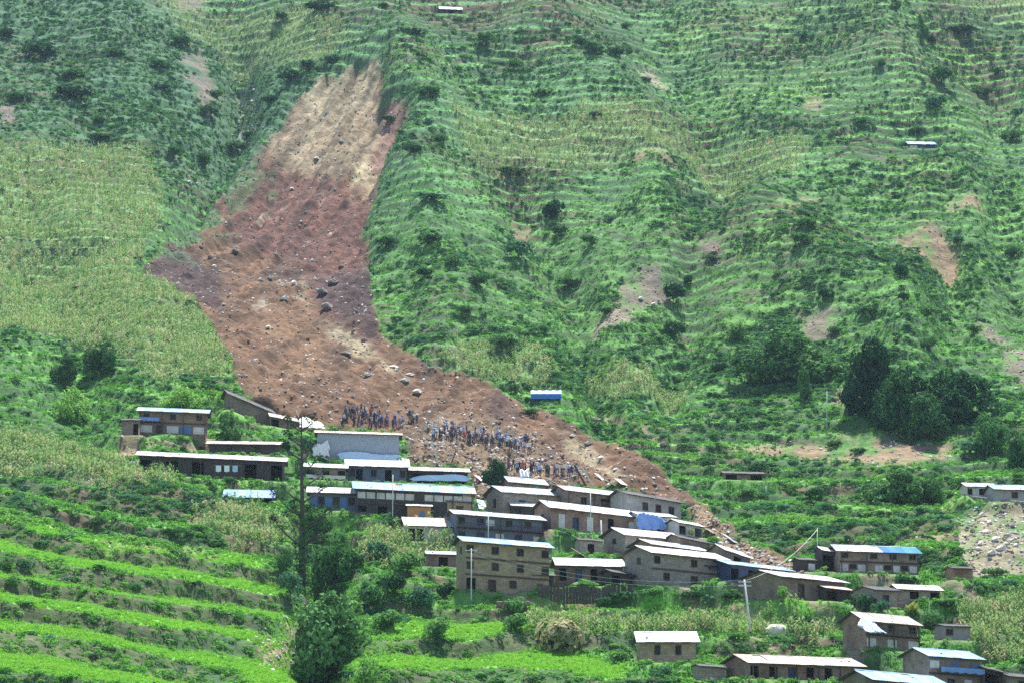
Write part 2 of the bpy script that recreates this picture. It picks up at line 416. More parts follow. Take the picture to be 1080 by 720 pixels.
# ------------------------------------------------------------------ the houses as measured: eave line, roof strip, foot of wall, yaw, ...
# pat: bays from the ground up; w window, W wide window, d door, o open bay, p white panel, b blue panel, . wall
HOUSES = [
 dict(k='house', e=(144,433,220,436), rt=4, yb=458, th=5, d=5, st=2, wall='red_wall', roof='tin_blue', pat=['pdpbp','w.w.w'], rail='cloth_blue', railx=(0,.3), lab='two storey red brick house under a blue tin roof, leftmost in the village', post=4),
 dict(k='shed', e=(127,443,147,443), rt=1.5, yb=459, th=5, d=3.5, st=1, wall='brown_wall', roof='slate', pat=['..o'], lab='small brown shed against the left end of the far left blue roofed house'),
 dict(k='collapsed_house', e=(240,415,290,437), rt=5, yb=443, th=18, d=5, st=1, wall='brown_wall', roof='slate', pat=['.'], lab='collapsed house with steeply tilted dark roof at the left edge of the landslide'),
 dict(k='collapsed_house', e=(284,439,314,445), rt=4, yb=452, th=12, d=4, st=1, wall='brown_wall', roof='tin_rusty', pat=['o..'], lab='low broken house with buckled rusty roof just right of the tilted collapsed roof'),
 dict(k='house', e=(143,480,302,487), rt=4.5, yb=504, th=4, d=5, st=1, wall='dark_board', roof='tin_pale', pat=['o.o.o.w.o.o'], post=8, lab='very long low dark wooden house with thin pale roof, left of the tall bare tree'),
 dict(k='house', e=(217,468,297,469), rt=3, yb=479, th=2, d=4, st=1, wall='dark_board', roof='tin_rusty', pat=['.w.w.'], lab='low dark house tucked behind the very long low house at left'),
 dict(k='house', e=(331,456,424,459), rt=2.5, yb=486, th=3, d=5, st=1, wall='tin_grey', roof='tin_rusty', pat=['.'], lab='tall grey sheet metal building directly below the upper crowd'),
 dict(k='house', e=(364,491,432,493), rt=7, yb=508, th=6, d=5, st=1, wall='slate_blue_wall', roof='tin_white', pat=['wo.w.o.w'], lab='slate blue house with white roof in front of the grey sheet metal building'),
 dict(k='house', e=(431,496,496,498), rt=4, yb=510, th=6, d=4.5, st=1, wall='dark_board', roof='tin_rusty', pat=['o.o.o'], lab='dark house with a pale tarp across its front, right of the slate blue house'),
 dict(k='house', e=(372,515,502,521), rt=8, yb=547, th=6, d=5.5, st=2, wall='dark_board', roof='tin_blue', pat=['o.o.d.o..o.','pppppp.ppppp'], post=7, endwall='ochre_plaster', lab='wide two storey house with white balcony panels and long pale blue roof'),
 dict(k='house', e=(320,492,367,494), rt=4, yb=506, th=4, d=4, st=1, wall='brown_wall', roof='tin_white', pat=['o.o.o'], rail='pale_timber', railx=(0,1), lab='narrow brown house with pale railing left of the slate blue house'),
 dict(k='house', e=(323,519,386,521), rt=6, yb=538, th=4, d=4.5, st=1, wall='slate_blue_wall', roof='tin_white', pat=['bwbwbwb'], lab='small house with blue window bays and white roof behind the tall bare tree'),
 dict(k='shed', e=(428,533,456,534), rt=2, yb=551, th=4, d=2.5, st=1, wall='orange_board', roof='pale_timber', pat=['..b.'], lab='orange wooden kiosk with a blue door below the white balcony panels'),
 dict(k='house', e=(426,554,488,556), rt=9, yb=571, th=10, d=5, st=1, wall='whitewash', roof='tin_white', pat=['oo..p.'], lab='small low house with bright white roof above the maize patch'),
 dict(k='house', e=(478,542,576,549), rt=5, yb=573, th=14, d=5, st=2, wall='slate_blue_wall', roof='tin_pale', pat=['d.d.p.d.p','w.wp.w.w.'], rail='timber', railx=(0,1), post=5, lab='dark two storey house with balcony right behind the three storey house'),
 dict(k='house', e=(487,571,584,578), rt=6, yb=625, th=13, d=5.5, st=3, wall='mud_wall', roof='tin_blue', pat=['o.d.w...','w..w..W..w','w..w..w..w'], gw=3, lab='three storey mud brown house with rows of small dark windows'),
 dict(k='house', e=(585,596,660,598), rt=8, yb=613, th=6, d=4.5, st=1, wall='brown_wall', roof='tin_white', pat=['o.d.o.o.'], lab='low brown house with bright white roof right of the three storey house'),
 dict(k='house', e=(535,508,578,512), rt=6, yb=517, th=14, d=4, st=1, wall='brown_wall', roof='tin_pale', pat=['.'], lab='half hidden house with pale roof directly below the lower crowd'),
 dict(k='house', e=(527,519,607,524), rt=7, yb=543, th=24, d=5.5, st=1, wall='stone_wall', roof='tin_pale', pat=['..d..w..w'], gw=1, lab='stone house with broad gable below the broken dark tree'),
 dict(k='porch', e=(538,533,572,535), rt=4, yb=547, th=12, d=2.5, st=1, wall='dark_board', roof='tin_white', pat=['o.o'], lab='small dark porch with white roof in front of the broad gabled stone house'),
 dict(k='house', e=(594,517,684,527), rt=6, yb=541, th=22, d=5, st=1, wall='brown_wall', roof='tin_pale', pat=['.w.o.w.'], rail='cloth_blue', railx=(.05,.62), post=4, lab='brown house with blue balcony cloth, topmost at the right edge of the slide'),
 dict(k='house', e=(659,521,723,531), rt=5, yb=546, th=26, d=5, st=1, wall='grey_plaster', roof='slate', pat=['..w.w.w.'], lab='grey plastered house with three windows and dark slate roof at the slide edge'),
 dict(k='house', e=(577,535,675,546), rt=8, yb=563, th=22, d=5.5, st=1, wall='red_wall', roof='tin_white', pat=['.p.d.p..o..p'], gw=1, lab='long house with white patches on red walls and sloping white roof'),
 dict(k='house', e=(672,543,714,546), rt=4, yb=560, th=20, d=4.5, st=1, wall='whitewash', roof='tin_pale', pat=['o.o.'], lab='whitewashed house half covered by a large blue tarp'),
 dict(k='house', e=(714,551,743,556), rt=4, yb=565, th=20, d=4, st=1, wall='whitewash', roof='tin_white', pat=['o.o'], lab='tiny whitewashed house with yellow green shrubs in front, near the slide edge'),
 dict(k='house', e=(715,567,752,574), rt=4, yb=581, th=24, d=4, st=1, wall='brown_wall', roof='slate', pat=['.'], lab='low house with dark slate roof beside a bright bush'),
 dict(k='house', e=(655,564,723,570), rt=8, yb=579, th=30, d=5, st=1, wall='stone_wall', roof='tin_white', pat=['.w..w.'], gw=1, lab='stone house with white roof below the blue and white tarps'),
 dict(k='shed', e=(610,569,637,571), rt=2, yb=584, th=10, d=3, st=1, wall='stone_wall', roof='slate', pat=['.o.'], lab='little square stone shed beside the pale pole'),
 dict(k='house', e=(684,574,749,582), rt=6, yb=591, th=28, d=5, st=1, wall='brown_wall', roof='tin_white', pat=['.'], lab='brown house whose white roof shows just above the two storey stone house'),
 dict(k='house', e=(762,580,794,590), rt=7, yb=597, th=24, d=4, st=1, wall='brown_wall', roof='tin_white', pat=['.o.'], lab='small house with steep white roof at the lower end of the slide'),
 dict(k='house', e=(683,583,772,591), rt=8, yb=619, th=29, d=6, st=2, wall='stone_wall', roof='tin_white', pat=['.w..d..p','w...w..w'], gw=2, lab='two storey grey stone house with bright white roof and big left gable'),
 dict(k='house', e=(765,595,840,603), rt=5, yb=615, th=24, d=5, st=1, wall='blue_board', roof='tin_blue', pat=['o.o.o.o'], lab='house with navy blue boards and thin pale blue roof'),
 dict(k='house', e=(817,608,899,615), rt=7, yb=634, th=34, d=6.5, st=1, wall='brown_wall', roof='tin_white', pat=['..d....w'], lab='brown house with wide blank gable and white roof beside the bright rice strip'),
 dict(k='house', e=(881,581,973,584), rt=7, yb=604, th=5, d=5, st=2, wall='brown_wall', roof='tin_pale', roof2='tin_deep_blue', pat=['pwp.pwpwp','w..w.w.w'], post=4, lab='two storey house with roof half white and half bright blue'),
 dict(k='shed', e=(842,590,878,592), rt=2, yb=603, th=8, d=3.5, st=1, wall='dark_board', roof='slate', pat=['.p.o'], lab='dark lean shed left of the house with half blue roof'),
 dict(k='house', e=(945,621,995,623), rt=5, yb=632, th=5, d=4, st=1, wall='stone_wall', roof='tin_white', pat=['.o.o'], lab='low stone house with thin white roof right of the small pitched stone hut'),
 dict(k='hut', e=(920,622,949,623), rt=4, yb=642, th=26, d=4, st=1, wall='stone_wall', roof='slate', pat=['.d.'], lab='small pitched stone hut with dark roof among shrubs'),
 dict(k='house', e=(908,655,974,660), rt=10, yb=685, th=20, d=5, st=2, wall='brown_wall', roof='tin_rusty', pat=['p.p.p','w.w.w'], rail='timber', railx=(0,1), post=3, lab='two storey house with three white ground floor panels and pinkish rusty roof'),
 dict(k='hut', e=(995,660,1026,661), rt=2, yb=674, th=8, d=3.5, st=1, wall='grey_plaster', roof='slate', pat=['w..'], lab='little grey flat roofed hut near the lower right terraces'),
 dict(k='hut', e=(1004,599,1028,600), rt=2, yb=611, th=8, d=3, st=1, wall='red_wall', roof='slate', pat=['.'], lab='tiny reddish brown hut below the right hand rock slide'),
 dict(k='house', e=(975,692,1041,696), rt=9, yb=729, th=20, d=5, st=2, wall='brown_wall', roof='tin_blue', pat=['p.d.p.','p.b.b'], rail='cloth_blue', railx=(.15,1), lab='two storey house with blue balcony cloth in the bottom right corner'),
 dict(k='house', e=(915,717,1006,724), rt=11, yb=746, th=22, d=5.5, st=1, wall='brown_wall', roof='tin_blue', pat=['.w.d.w'], lab='house of which only the pale blue roof shows at the bottom edge'),
 dict(k='house', e=(784,699,916,703), rt=9, yb=716, th=20, d=5.5, st=1, wall='red_wall', roof='tin_rusty', pat=['o.o.d.o.o..o'], post=6, lab='long low reddish house with worn patchy grey roof at the bottom'),
 dict(k='house', e=(671,677,738,677), rt=11, yb=697, th=1, d=5, st=1, wall='mud_wall', roof='tin_white', pat=['..w..w..'], lab='lone mud house with plain white roof and two windows, below the rice strip'),
 dict(k='shed', e=(737,702,767,704), rt=2, yb=717, th=10, d=3, st=1, wall='stone_wall', roof='slate', pat=['..'], lab='low grey stone shed left of the long house with worn roof'),
 dict(k='house', e=(1018,513,1053,514), rt=4, yb=522, th=4, d=4, st=1, wall='whitewash', roof='tin_pale', pat=['o.o.o'], lab='whitewashed row house above the right hand rock slide'),
 dict(k='house', e=(1047,516,1094,517), rt=5, yb=529, th=6, d=4.5, st=1, wall='grey_plaster', roof='tin_blue', pat=['..w.w'], lab='grey house with blue roof cut by the right edge of the picture'),
 dict(k='hut', e=(762,499,807,500), rt=2, yb=506, th=2, d=3, st=1, wall='brown_wall', roof='slate', pat=['o.o'], lab='long low dark hut alone on the green slope right of the slide'),
 dict(k='hut', e=(957,152.5,988,153), rt=3, yb=158, th=4, d=4, st=1, wall='blue_board', roof='tin_blue', pat=['p..'], lab='lone hut with blue roof high on the right hand terraces'),
 dict(k='hut', e=(463,10,488,11), rt=3, yb=16, th=6, d=4, st=1, wall='dark_board', roof='tin_white', pat=['.o.'], lab='lone dark hut with white roof at the top edge of the slope'),
 dict(k='shed', e=(449,584,486,585), rt=3, yb=597, th=6, d=3, st=1, wall='red_wall', roof='tin_pale', pat=['.o.'], lab='low shed with pale roof left of the three storey house'),
 dict(k='hut', e=(1063,713,1094,716), rt=4, yb=731, th=8, d=4, st=1, wall='brown_wall', roof='slate', pat=['w'], lab='dark hut peeking in at the bottom right corner'),
 dict(k='lean_to', e=(643,603,676,608), rt=3, yb=619, th=24, d=2.5, st=1, wall='dark_board', roof='slate', pat=['o.o'], lab='dark lean to at the big left gable of the two storey stone house'),
 dict(k='lean_to', e=(868,620,900,623), rt=3, yb=634, th=20, d=2.5, st=1, wall='dark_board', roof='tin_rusty', pat=['o.'], lab='dark lean to at the right end of the wide gabled brown house'),
 dict(k='shed', e=(560,606,586,607), rt=2, yb=622, th=10, d=2.5, st=1, wall='dark_board', roof='slate', pat=['o'], lab='dark shed squeezed against the right end of the three storey house'),
 dict(k='shed', e=(630,527,660,531), rt=3, yb=538, th=22, d=2.5, st=1, wall='brown_wall', roof='tin_rusty', pat=['.o'], lab='small rusty roofed shed between the blue balcony house and the long house'),
 dict(k='shed', e=(470,528,500,530), rt=3, yb=548, th=8, d=2.5, st=1, wall='ochre_plaster', roof='tin_rusty', pat=['.o.'], lab='ochre shed under the right end of the wide balcony house'),
 dict(k='shed', e=(742,596,766,599), rt=2, yb=614, th=20, d=2.5, st=1, wall='blue_board', roof='slate', pat=['o'], lab='narrow blue shed between the two storey stone house and the navy house'),
 dict(k='lean_to', e=(1034,704,1062,710), rt=3, yb=727, th=10, d=2.5, st=1, wall='dark_board', roof='slate', pat=['o'], lab='dark lean to right of the house with blue balcony cloth at the bottom'),
 dict(k='lean_to', e=(866,580,884,583), rt=4, yb=603, th=8, d=3, st=1, wall='dark_board', roof='tin_white', pat=['o'], lab='small white roofed lean to at the left end of the half blue roof house'),
 dict(k='shelter', e=(235,526,290,527), rt=8, yb=532, th=2, d=3, st=1, wall='dark_board', roof='tin_blue', pat=['o.o.o'], lab='low shelter with pale blue roof in the greenery below the very long house'),
]
PADS = []
for H in HOUSES:
    xl, yl, xr, yr = H['e']
    xm = (xl + xr) / 2
    P0 = march(xm, H['yb'], base_h)
    depth = P0[1] * CP + P0[2] * SP
    mpp = depth / F
    th = R(H['th'])
    wr = (xr - xl) * mpp / math.cos(th)
    el = math.atan2(P0[2], P0[1])
    T = (yr - yl) / (xr - xl)
    H['shear'] = -(T - math.tan(th) * math.tan(el)) * math.cos(th)
    H['P'], H['w'] = P0, wr
    H['h'] = max(.9, (H['yb'] - (yl + yr) / 2) * mpp)
    H['ov'] = .55 if H['k'] != 'shed' else .3
    run = H['d'] / 2 + H['ov']
    H['rise'] = max(.18, H['rt'] * mpp + run * math.cos(th) * math.tan(el) * .8)
    c, s = math.cos(th), math.sin(th)
    PADS.append((P0[0] - s * H['d'] / 2, P0[1] + c * H['d'] / 2, c, s, wr / 2, H['d'] / 2 + .6, P0[2], H['shear']))

# ------------------------------------------------------------------ terrain mesh
def grow(a, b, s0, s1):
    out = [a]
    while out[-1] < b:
        t = (out[-1] - a) / (b - a)
        out.append(out[-1] + s0 + (s1 - s0) * t)
    return np.array(out)
UR = np.concatenate([np.linspace(-.46, -.27, 24)[:-1], np.linspace(-.27, .27, 640), np.linspace(.27, .46, 24)[1:]])
YR = np.concatenate([np.linspace(-30, 176, 30)[:-1], grow(176, 350, .36, .46), grow(350, 730, .5, .85)[1:], np.linspace(734, 1250, 60)])
UU, YY = np.meshgrid(UR, YR)
XX = UU * (YY + 25)
ZB = base_h(XX, YY)
PX, PY = project(XX, YY, ZB)

GX = np.arange(-420, 1501, 3.0)                  # masks are drawn once on a plan of bearings, then looked up per vertex
GY = np.arange(-160, 861, 2.5)
GPX, GPY = np.meshgrid(GX, GY)
def in_poly(pts, soft=6.0, wob=6.0, seed=0):
    """soft mask of a region outlined on the slope"""
    P = np.array(pts, float)
    pad = 12 + soft + wob
    i0, i1 = np.searchsorted(GX, (P[:, 0].min() - pad, P[:, 0].max() + pad))
    j0, j1 = np.searchsorted(GY, (P[:, 1].min() - pad, P[:, 1].max() + pad))
    full = np.zeros(GPX.shape)
    px, py = GPX[j0:j1, i0:i1], GPY[j0:j1, i0:i1]
    qx = px + wob * fbm(px / 22., py / 14., 3, 40 + seed)
    qy = py + wob * .7 * fbm(px / 22., py / 14., 3, 60 + seed)
    d = np.full(qx.shape, 1e9)
    ins = np.zeros(qx.shape, bool)
    for a, b in zip(P, np.roll(P, -1, 0)):
        e = b - a
        t = np.clip(((qx - a[0]) * e[0] + (qy - a[1]) * e[1]) / max(e @ e, 1e-9), 0, 1)
        d = np.minimum(d, np.hypot(qx - a[0] - t * e[0], qy - a[1] - t * e[1]))
        cr = ((a[1] > qy) != (b[1] > qy))
        xi = a[0] + (qy - a[1]) * e[0] / (e[1] if e[1] else 1e-9)
        ins ^= cr & (qx < xi)
    sd_ = np.where(ins, d, -d)
    full[j0:j1, i0:i1] = sstep(-soft / 2, soft / 2, sd_)
    return full
def spread_mask(full):
    return bil(full, GX, GY, PX, PY)

SLIDE = [(402,66),(368,68),(336,80),(308,106),(288,128),(272,148),(234,182),(214,212),(186,234),(166,264),(144,286),(176,305),(212,328),(232,368),(244,400),(258,424),(290,446),(330,452),(424,458),(432,486),(498,492),(500,516),(520,540),(532,516),(590,514),(660,520),(722,530),(744,552),(790,588),(850,608),(852,594),(794,564),(746,532),(690,490),(610,446),(524,412),(436,386),(404,364),(390,300),(386,240),(396,200),(410,165),(432,130),(428,117),(400,110)]
m_slide = in_poly(SLIDE, 4, wob=7)
m_slide_w = in_poly(SLIDE, 26, wob=5)
m_tan = in_poly([(400,56),(340,70),(270,150),(330,166),(372,168),(400,190),(430,128),(402,112)], 22, wob=12, seed=1)
m_redtop = in_poly([(404,112),(434,116),(428,140),(398,176),(392,150)], 14, wob=8, seed=2)
m_purple = in_poly([(225,180),(300,160),(390,190),(388,250),(392,345),(404,372),(380,360),(330,330),(320,270),(250,240)], 30, wob=16, seed=3)
m_dark = in_poly([(332,288),(392,270),(400,362),(372,352),(336,322)], 18, wob=10, seed=4)
m_dark2 = in_poly([(146,284),(180,240),(232,285),(240,330),(212,326)], 16, wob=10, seed=5)
m_patch = in_poly([(268,288),(320,292),(322,326),(286,312)], 14, wob=14, seed=6)
m_streak = in_poly([(338,346),(368,352),(404,382),(440,400),(430,406),(380,390)], 9, wob=8, seed=7)
m_streak2 = in_poly([(584,456),(600,456),(640,488),(668,512),(646,512),(606,480)], 8, wob=8, seed=8)
m_debris = in_poly([(424,455),(470,440),(560,462),(620,500),(600,512),(536,510),(520,542),(500,520),(498,495),(432,486)], 14, wob=10, seed=9)
m_tail = in_poly([(724,536),(746,536),(794,566),(852,596),(850,608),(790,590),(744,556)], 8, wob=6, seed=10)
m_green = in_poly([(236,182),(268,170),(284,172),(262,192),(258,206),(244,202)], 6, wob=8, seed=11)
m_gul = in_poly([(250,70),(268,70),(276,110),(262,140),(250,120)], 10, wob=10, seed=12)
BARE = [  # other bare earth, colour index: 0 purple brown, 1 red brown, 2 tan
 ([(190,60),(212,56),(232,96),(218,116),(196,90)], 0), ([(140,-20),(200,-20),(216,16),(160,14)], 0), ([(668,92),(688,82),(712,96),(680,106)], 2),
 ([(945,246),(985,244),(1012,262),(1008,282),(980,272),(955,262)], 1), ([(1026,306),(1052,312),(1060,352),(1036,340)], 0), ([(1050,350),(1100,340),(1100,410),(1066,400)], 0),
 ([(764,460),(900,450),(1000,458),(1012,478),(960,484),(820,470)], 1), ([(876,398),(898,398),(902,420),(884,424)], 1), ([(840,320),(880,326),(884,346),(856,350)], 0),
 ([(660,296),(694,286),(706,300),(668,318),(640,318)], 0), ([(634,312),(664,316),(664,330),(620,330)], 2), ([(1004,540),(1030,530),(1100,530),(1100,600),(1056,592),(1016,590)], 2),
 ([(565,630),(620,628),(620,648),(585,650)], 1), ([(100,560),(200,568),(236,586),(160,580),(110,570)], 1), ([(540,206),(560,206),(560,224),(538,220)], 1),
 ([(664,186),(708,186),(706,192),(664,192)], 1), ([(845,206),(866,206),(868,216),(846,216)], 1), ([(735,264),(760,262),(764,276),(738,276)], 0),
 ([(820,228),(838,226),(838,240),(824,240)], 1), ([(0,112),(16,112),(16,134),(0,134)], 0), ([(850,104),(866,104),(868,116),(850,114)], 1), ([(1000,226),(1034,224),(1036,236),(1002,236)], 1),
 ([(128,440),(150,456),(150,476),(120,476)], 1), ([(960,552),(1010,548),(1010,556),(962,560)], 1), ([(268,662),(310,640),(330,650),(290,680)], 2), ([(930,410),(960,410),(960,440),(936,440)], 0)]
bare = [np.zeros(GPX.shape) for _ in range(3)]
for k, (pl, ci) in enumerate(BARE):
    bare[ci] = np.maximum(bare[ci], in_poly(pl, 9, wob=9, seed=20 + k))
m_bare = np.maximum.reduce(bare)
MAIZE = [[(-80,150),(150,158),(172,200),(172,232),(150,262),(140,290),(176,308),(214,332),(236,372),(240,408),(160,410),(130,380),(60,350),(-80,330)],
         [(90,-40),(150,10),(190,40),(250,60),(330,70),(376,40),(330,16),(200,18),(140,-40)], [(470,134),(560,128),(700,150),(780,148),(860,150),(840,186),(700,180),(500,176)],
         [(-80,452),(60,458),(160,488),(186,508),(150,512),(60,496),(-80,482)], [(392,556),(470,560),(482,586),(430,600),(380,580)], [(560,652),(640,650),(880,652),(870,668),(700,664),(560,668)],
         [(1010,640),(1100,620),(1100,690),(1040,686)], [(400,410),(500,374),(580,386),(580,410),(470,404)], [(200,540),(270,540),(300,576),(250,578)], [(960,-40),(1100,-40),(1100,20),(1000,14)], [(620,372),(720,372),(720,392),(640,394)]]
m_maize = np.zeros(GPX.shape)
for k, pl in enumerate(MAIZE):
    m_maize = np.maximum(m_maize, in_poly(pl, 10, wob=8, seed=70 + k))
RICE = [[(-120,548),(60,548),(160,570),(260,580),(306,616),(312,660),(342,690),(372,740),(-120,740)], [(560,630),(640,630),(870,636),(884,650),(700,650),(560,650)], [(330,690),(480,650),(560,640),(660,700),(660,740),(330,740)]]
m_rice = np.zeros(GPX.shape)
for k, pl in enumerate(RICE):
    m_rice = np.maximum(m_rice, in_poly(pl, 10, wob=8, seed=90 + k))
m_bush = np.maximum.reduce([in_poly(pl, 40, wob=20, seed=100 + k) for k, pl in enumerate([
    [(-80,-40),(120,-40),(250,70),(300,80),(280,150),(230,190),(180,190),(150,155),(-80,148)],
    [(390,240),(560,230),(680,250),(720,330),(700,440),(600,430),(420,380)],
    [(720,250),(1100,250),(1100,460),(880,440),(760,400)], [(296,560),(400,580),(480,620),(470,660),(350,700),(310,660)]])])
_names = ['m_slide', 'm_slide_w', 'm_tan', 'm_redtop', 'm_purple', 'm_dark', 'm_dark2', 'm_patch', 'm_streak', 'm_streak2', 'm_debris', 'm_tail', 'm_green', 'm_gul', 'm_bare', 'm_maize', 'm_rice', 'm_bush']
for _n in _names:
    globals()[_n] = spread_mask(globals()[_n])
bare = [spread_mask(b) for b in bare]
for m in (m_maize, m_rice, m_bush):
    m *= 1 - m_slide

def along(pts, width):
    """bell-shaped weight round a line drawn on the slope"""
    P = np.array(pts, float)
    d = np.full(GPX.shape, 1e9)
    qx = GPX + 14 * fbm(GPX / 60., GPY / 40., 2, 150)
    qy = GPY + 8 * fbm(GPX / 60., GPY / 40., 2, 155)
    for a, b in zip(P[:-1], P[1:]):
        e = b - a
        t = np.clip(((qx - a[0]) * e[0] + (qy - a[1]) * e[1]) / (e @ e), 0, 1)
        d = np.minimum(d, np.hypot(qx - a[0] - t * e[0], qy - a[1] - t * e[1]))
    return np.exp(-(d / width) ** 2)
relief = np.zeros(GPX.shape)
for pts_, amp_, wd_ in [([(520,-60),(600,80),(690,160),(722,236)], 11, 46), ([(870,-60),(930,70),(985,150),(1010,220)], 10, 44), ([(800,230),(890,290),(950,326),(960,366)], 7, 34),
        ([(420,40),(452,180),(470,330)], 6, 40), ([(548,196),(590,250),(606,310),(640,420)], -8, 26), ([(1000,220),(992,290),(1000,340)], -5, 24), ([(745,180),(730,300),(700,400)], -6, 30),
        ([(640,-40),(720,110),(760,170)], -6, 40), ([(258,60),(250,140),(215,190),(200,240)], -9, 20), ([(90,-60),(130,60),(150,130)], 5, 40), ([(20,180),(60,300),(80,420)], -4, 40), ([(340,560),(335,640),(345,740)], -5, 26), ([(1040,60),(1060,200),(1070,300)], -5, 30)]:
    relief += amp_ * along(pts_, wd_)
relief = spread_mask(relief) * (1 - m_slide_w)
def trail(pts_, wd_):
    return along([(x + 4 * math.sin(k_ * 1.7), y + 1.5 * math.cos(k_ * 2.3)) for k_, (x, y) in enumerate(pts_)], wd_)
m_path = np.maximum.reduce([trail(t_, 1.7) for t_ in ([(455,604),(480,632),(560,634),(600,640)], [(560,566),(592,580),(605,590),(668,602)], [(985,530),(1012,521),(1050,524),(1090,534)], [(700,622),(760,628),(800,640),(850,640),(905,652)],
    [(90,470),(130,466),(160,462),(230,470)], [(268,690),(300,664),(326,640),(316,612)], [(770,640),(800,668),(850,688),(900,692)], [(905,612),(940,612),(1000,616),(1050,630)], [(640,400),(670,430),(700,450),(760,470)])])
m_path = spread_mask(m_path)
calm = np.ones(PX.shape)
for pd in PADS:
    if pd[1] > 400:
        calm *= 1 - np.exp(-(((XX - pd[0]) / 22) ** 2 + ((YY - pd[1]) / 34) ** 2))
relief *= calm
# terraces: contour steps, bent by noise; treads rise a little, risers are steep
SZ = np.array([-40, 0, 10, 40, 70, 120, 200, 320], float)
SS = np.array([3.0, 2.9, 2.8, 2.6, 2.9, 3.4, 3.9, 4.2])
zg = np.arange(-40, 420, .5)
qg = np.concatenate([[0], np.cumsum(.5 / np.interp(zg[:-1] + .25, SZ, SS))])
tilt = -.20 * sstep(0, 1, spread_mask(in_poly([(-200,440),(120,440),(330,560),(360,740),(-200,740)], 60, wob=0)))
upper = sstep(470, 330, PY)
ZT0 = ZB + relief + (2.0 + 5.5 * upper * (1 - m_slide_w)) * calm * fbm(XX / 46., YY / 80., 3, 3) + 1.3 * fbm(XX / 9., YY / 12., 3, 8)
zq = ZT0 - tilt * XX
q = np.interp(zq, zg, qg) + (.8 + .4 * upper) * fbm(XX / 22., YY / 30., 3, 14) + .10 * fbm(XX / 5., YY / 8., 2, 16)
q = q + .28 * (vnoise(XX / 30., np.floor(q) * 7.3, 21) - .5) * np.sin(np.pi * (q - np.floor(q))) * 2
fr = q - np.floor(q)
prof = np.where(fr < .64, .26 * fr / .64, .26 + .74 * sstep(.60, 1.0, fr) ** .9)
stepz = np.interp(q, qg, np.gradient(zg, qg))
amount = np.clip(1 - m_slide, 0, 1) * (1 - .4 * m_bush) * (1 - .8 * m_bare)
amount *= sstep(170, 190, YY) * (1 - sstep(760, 860, YY))
amount *= np.maximum(.58 + .42 * sstep(-.35, .25, fbm(XX / 24., YY / 40., 3, 19)), sstep(400, 450, PY))
ZT = ZT0 + amount * (prof - fr) * stepz
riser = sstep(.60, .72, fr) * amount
lip = sstep(.5, .62, fr) * (1 - sstep(.62, .7, fr)) * amount
# hummocks, gullies and clods
rough = fbm(XX / 4., YY / 5., 4, 23)
ZT += (.25 + .55 * m_bush + .25 * m_slide) * rough + .22 * (1 - m_slide) * (1 - .6 * m_rice) * fbm(XX / 1.5, YY / 1.3, 2, 27)
ZT += m_bush * 1.3 * np.abs(fbm(XX / 11., YY / 13., 3, 29))
# the slide: scoured above, heaped below, rills down the fall line
sc_up = sstep(330, 200, PY)
rill = fbm((XX - .18 * YY) / 3.2, YY / 40., 3, 31) + .6 * (np.abs(fbm((XX - .22 * YY) / 5., YY / 60., 3, 32)) * 2 - 1)
ZT += -m_slide_w * (3.6 * sc_up) + m_slide * (rill * (2.1 * sc_up + .8) + 1.0 * fbm(XX / 1.6, YY / 2.0, 3, 33) + .5 * np.abs(fbm(XX / 4., YY / 6., 3, 34)))
ZT += m_slide * (1 - sc_up) * (.4 + 1.0 * fbm(XX / 12., YY / 14., 3, 35)) * sstep(560, 500, PY)
ZT -= 2.5 * m_gul + (m_bare * .8)
# levelled house platforms
for cx, cy, c, s, hw, hd, z, k in PADS:
    lx = (XX - cx) * c + (YY - cy) * s
    ly = -(XX - cx) * s + (YY - cy) * c
    d = np.maximum(np.maximum(np.abs(lx) - hw - .4, 0), np.maximum(np.abs(ly + .5) - hd - .5, 0))
    near = np.hypot(np.maximum(np.abs(lx) - hw - .4, 0), np.maximum(np.abs(ly + .5) - hd - .5, 0))
    w = 1 - sstep(0, 2.4, near)
    ZT = ZT * (1 - w) + (z - .12 + k * np.clip(lx, -hw, hw)) * w
    amount *= 1 - w
    riser *= 1 - w

def ground(x, y):
    """height of the finished ground"""
    x, y = np.asarray(x, float), np.asarray(y, float)
    u = np.interp(x / (y + 25), UR, np.arange(len(UR)))
    v = np.interp(y, YR, np.arange(len(YR)))
    i = np.minimum(u.astype(int), len(UR) - 2)
    j = np.minimum(v.astype(int), len(YR) - 2)
    fx, fy = u - i, v - j
    return (ZT[j, i] * (1 - fx) + ZT[j, i + 1] * fx) * (1 - fy) + (ZT[j + 1, i] * (1 - fx) + ZT[j + 1, i + 1] * fx) * fy
def at(px, py):
    return Vector(march(px, py, ground))
def mpp_at(p):
    return (p[1] * CP + p[2] * SP) / F

# ground colour: what grows or lies there
def lerp(a, c, m):
    return a * (1 - m[..., None]) + np.array(c) * m[..., None]
n1 = fbm(XX / 16., YY / 20., 4, 41)
n2 = fbm(XX / 3., YY / 4., 3, 43)
C = np.zeros(PX.shape + (3,)) + np.array((.082, .200, .048))
C = lerp(C, (.140, .290, .060), sstep(-.1, .7, n1))
C = lerp(C, (.060, .130, .050), sstep(.1, .7, -n1 + .5 * n2))
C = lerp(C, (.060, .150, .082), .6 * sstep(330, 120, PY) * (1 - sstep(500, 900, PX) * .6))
C = lerp(C, (.038, .080, .036), m_bush * .6 * sstep(-.4, .3, n2))
C = lerp(C, (.13, .22, .085), m_maize * .8)
C = lerp(C, (.115, .33, .045), m_rice * .9)
soil = np.clip(riser * sstep(-.1, .6, n1 * .5 + n2 * .7 + fbm(XX / 30., YY / 40., 2, 47)), 0, 1)
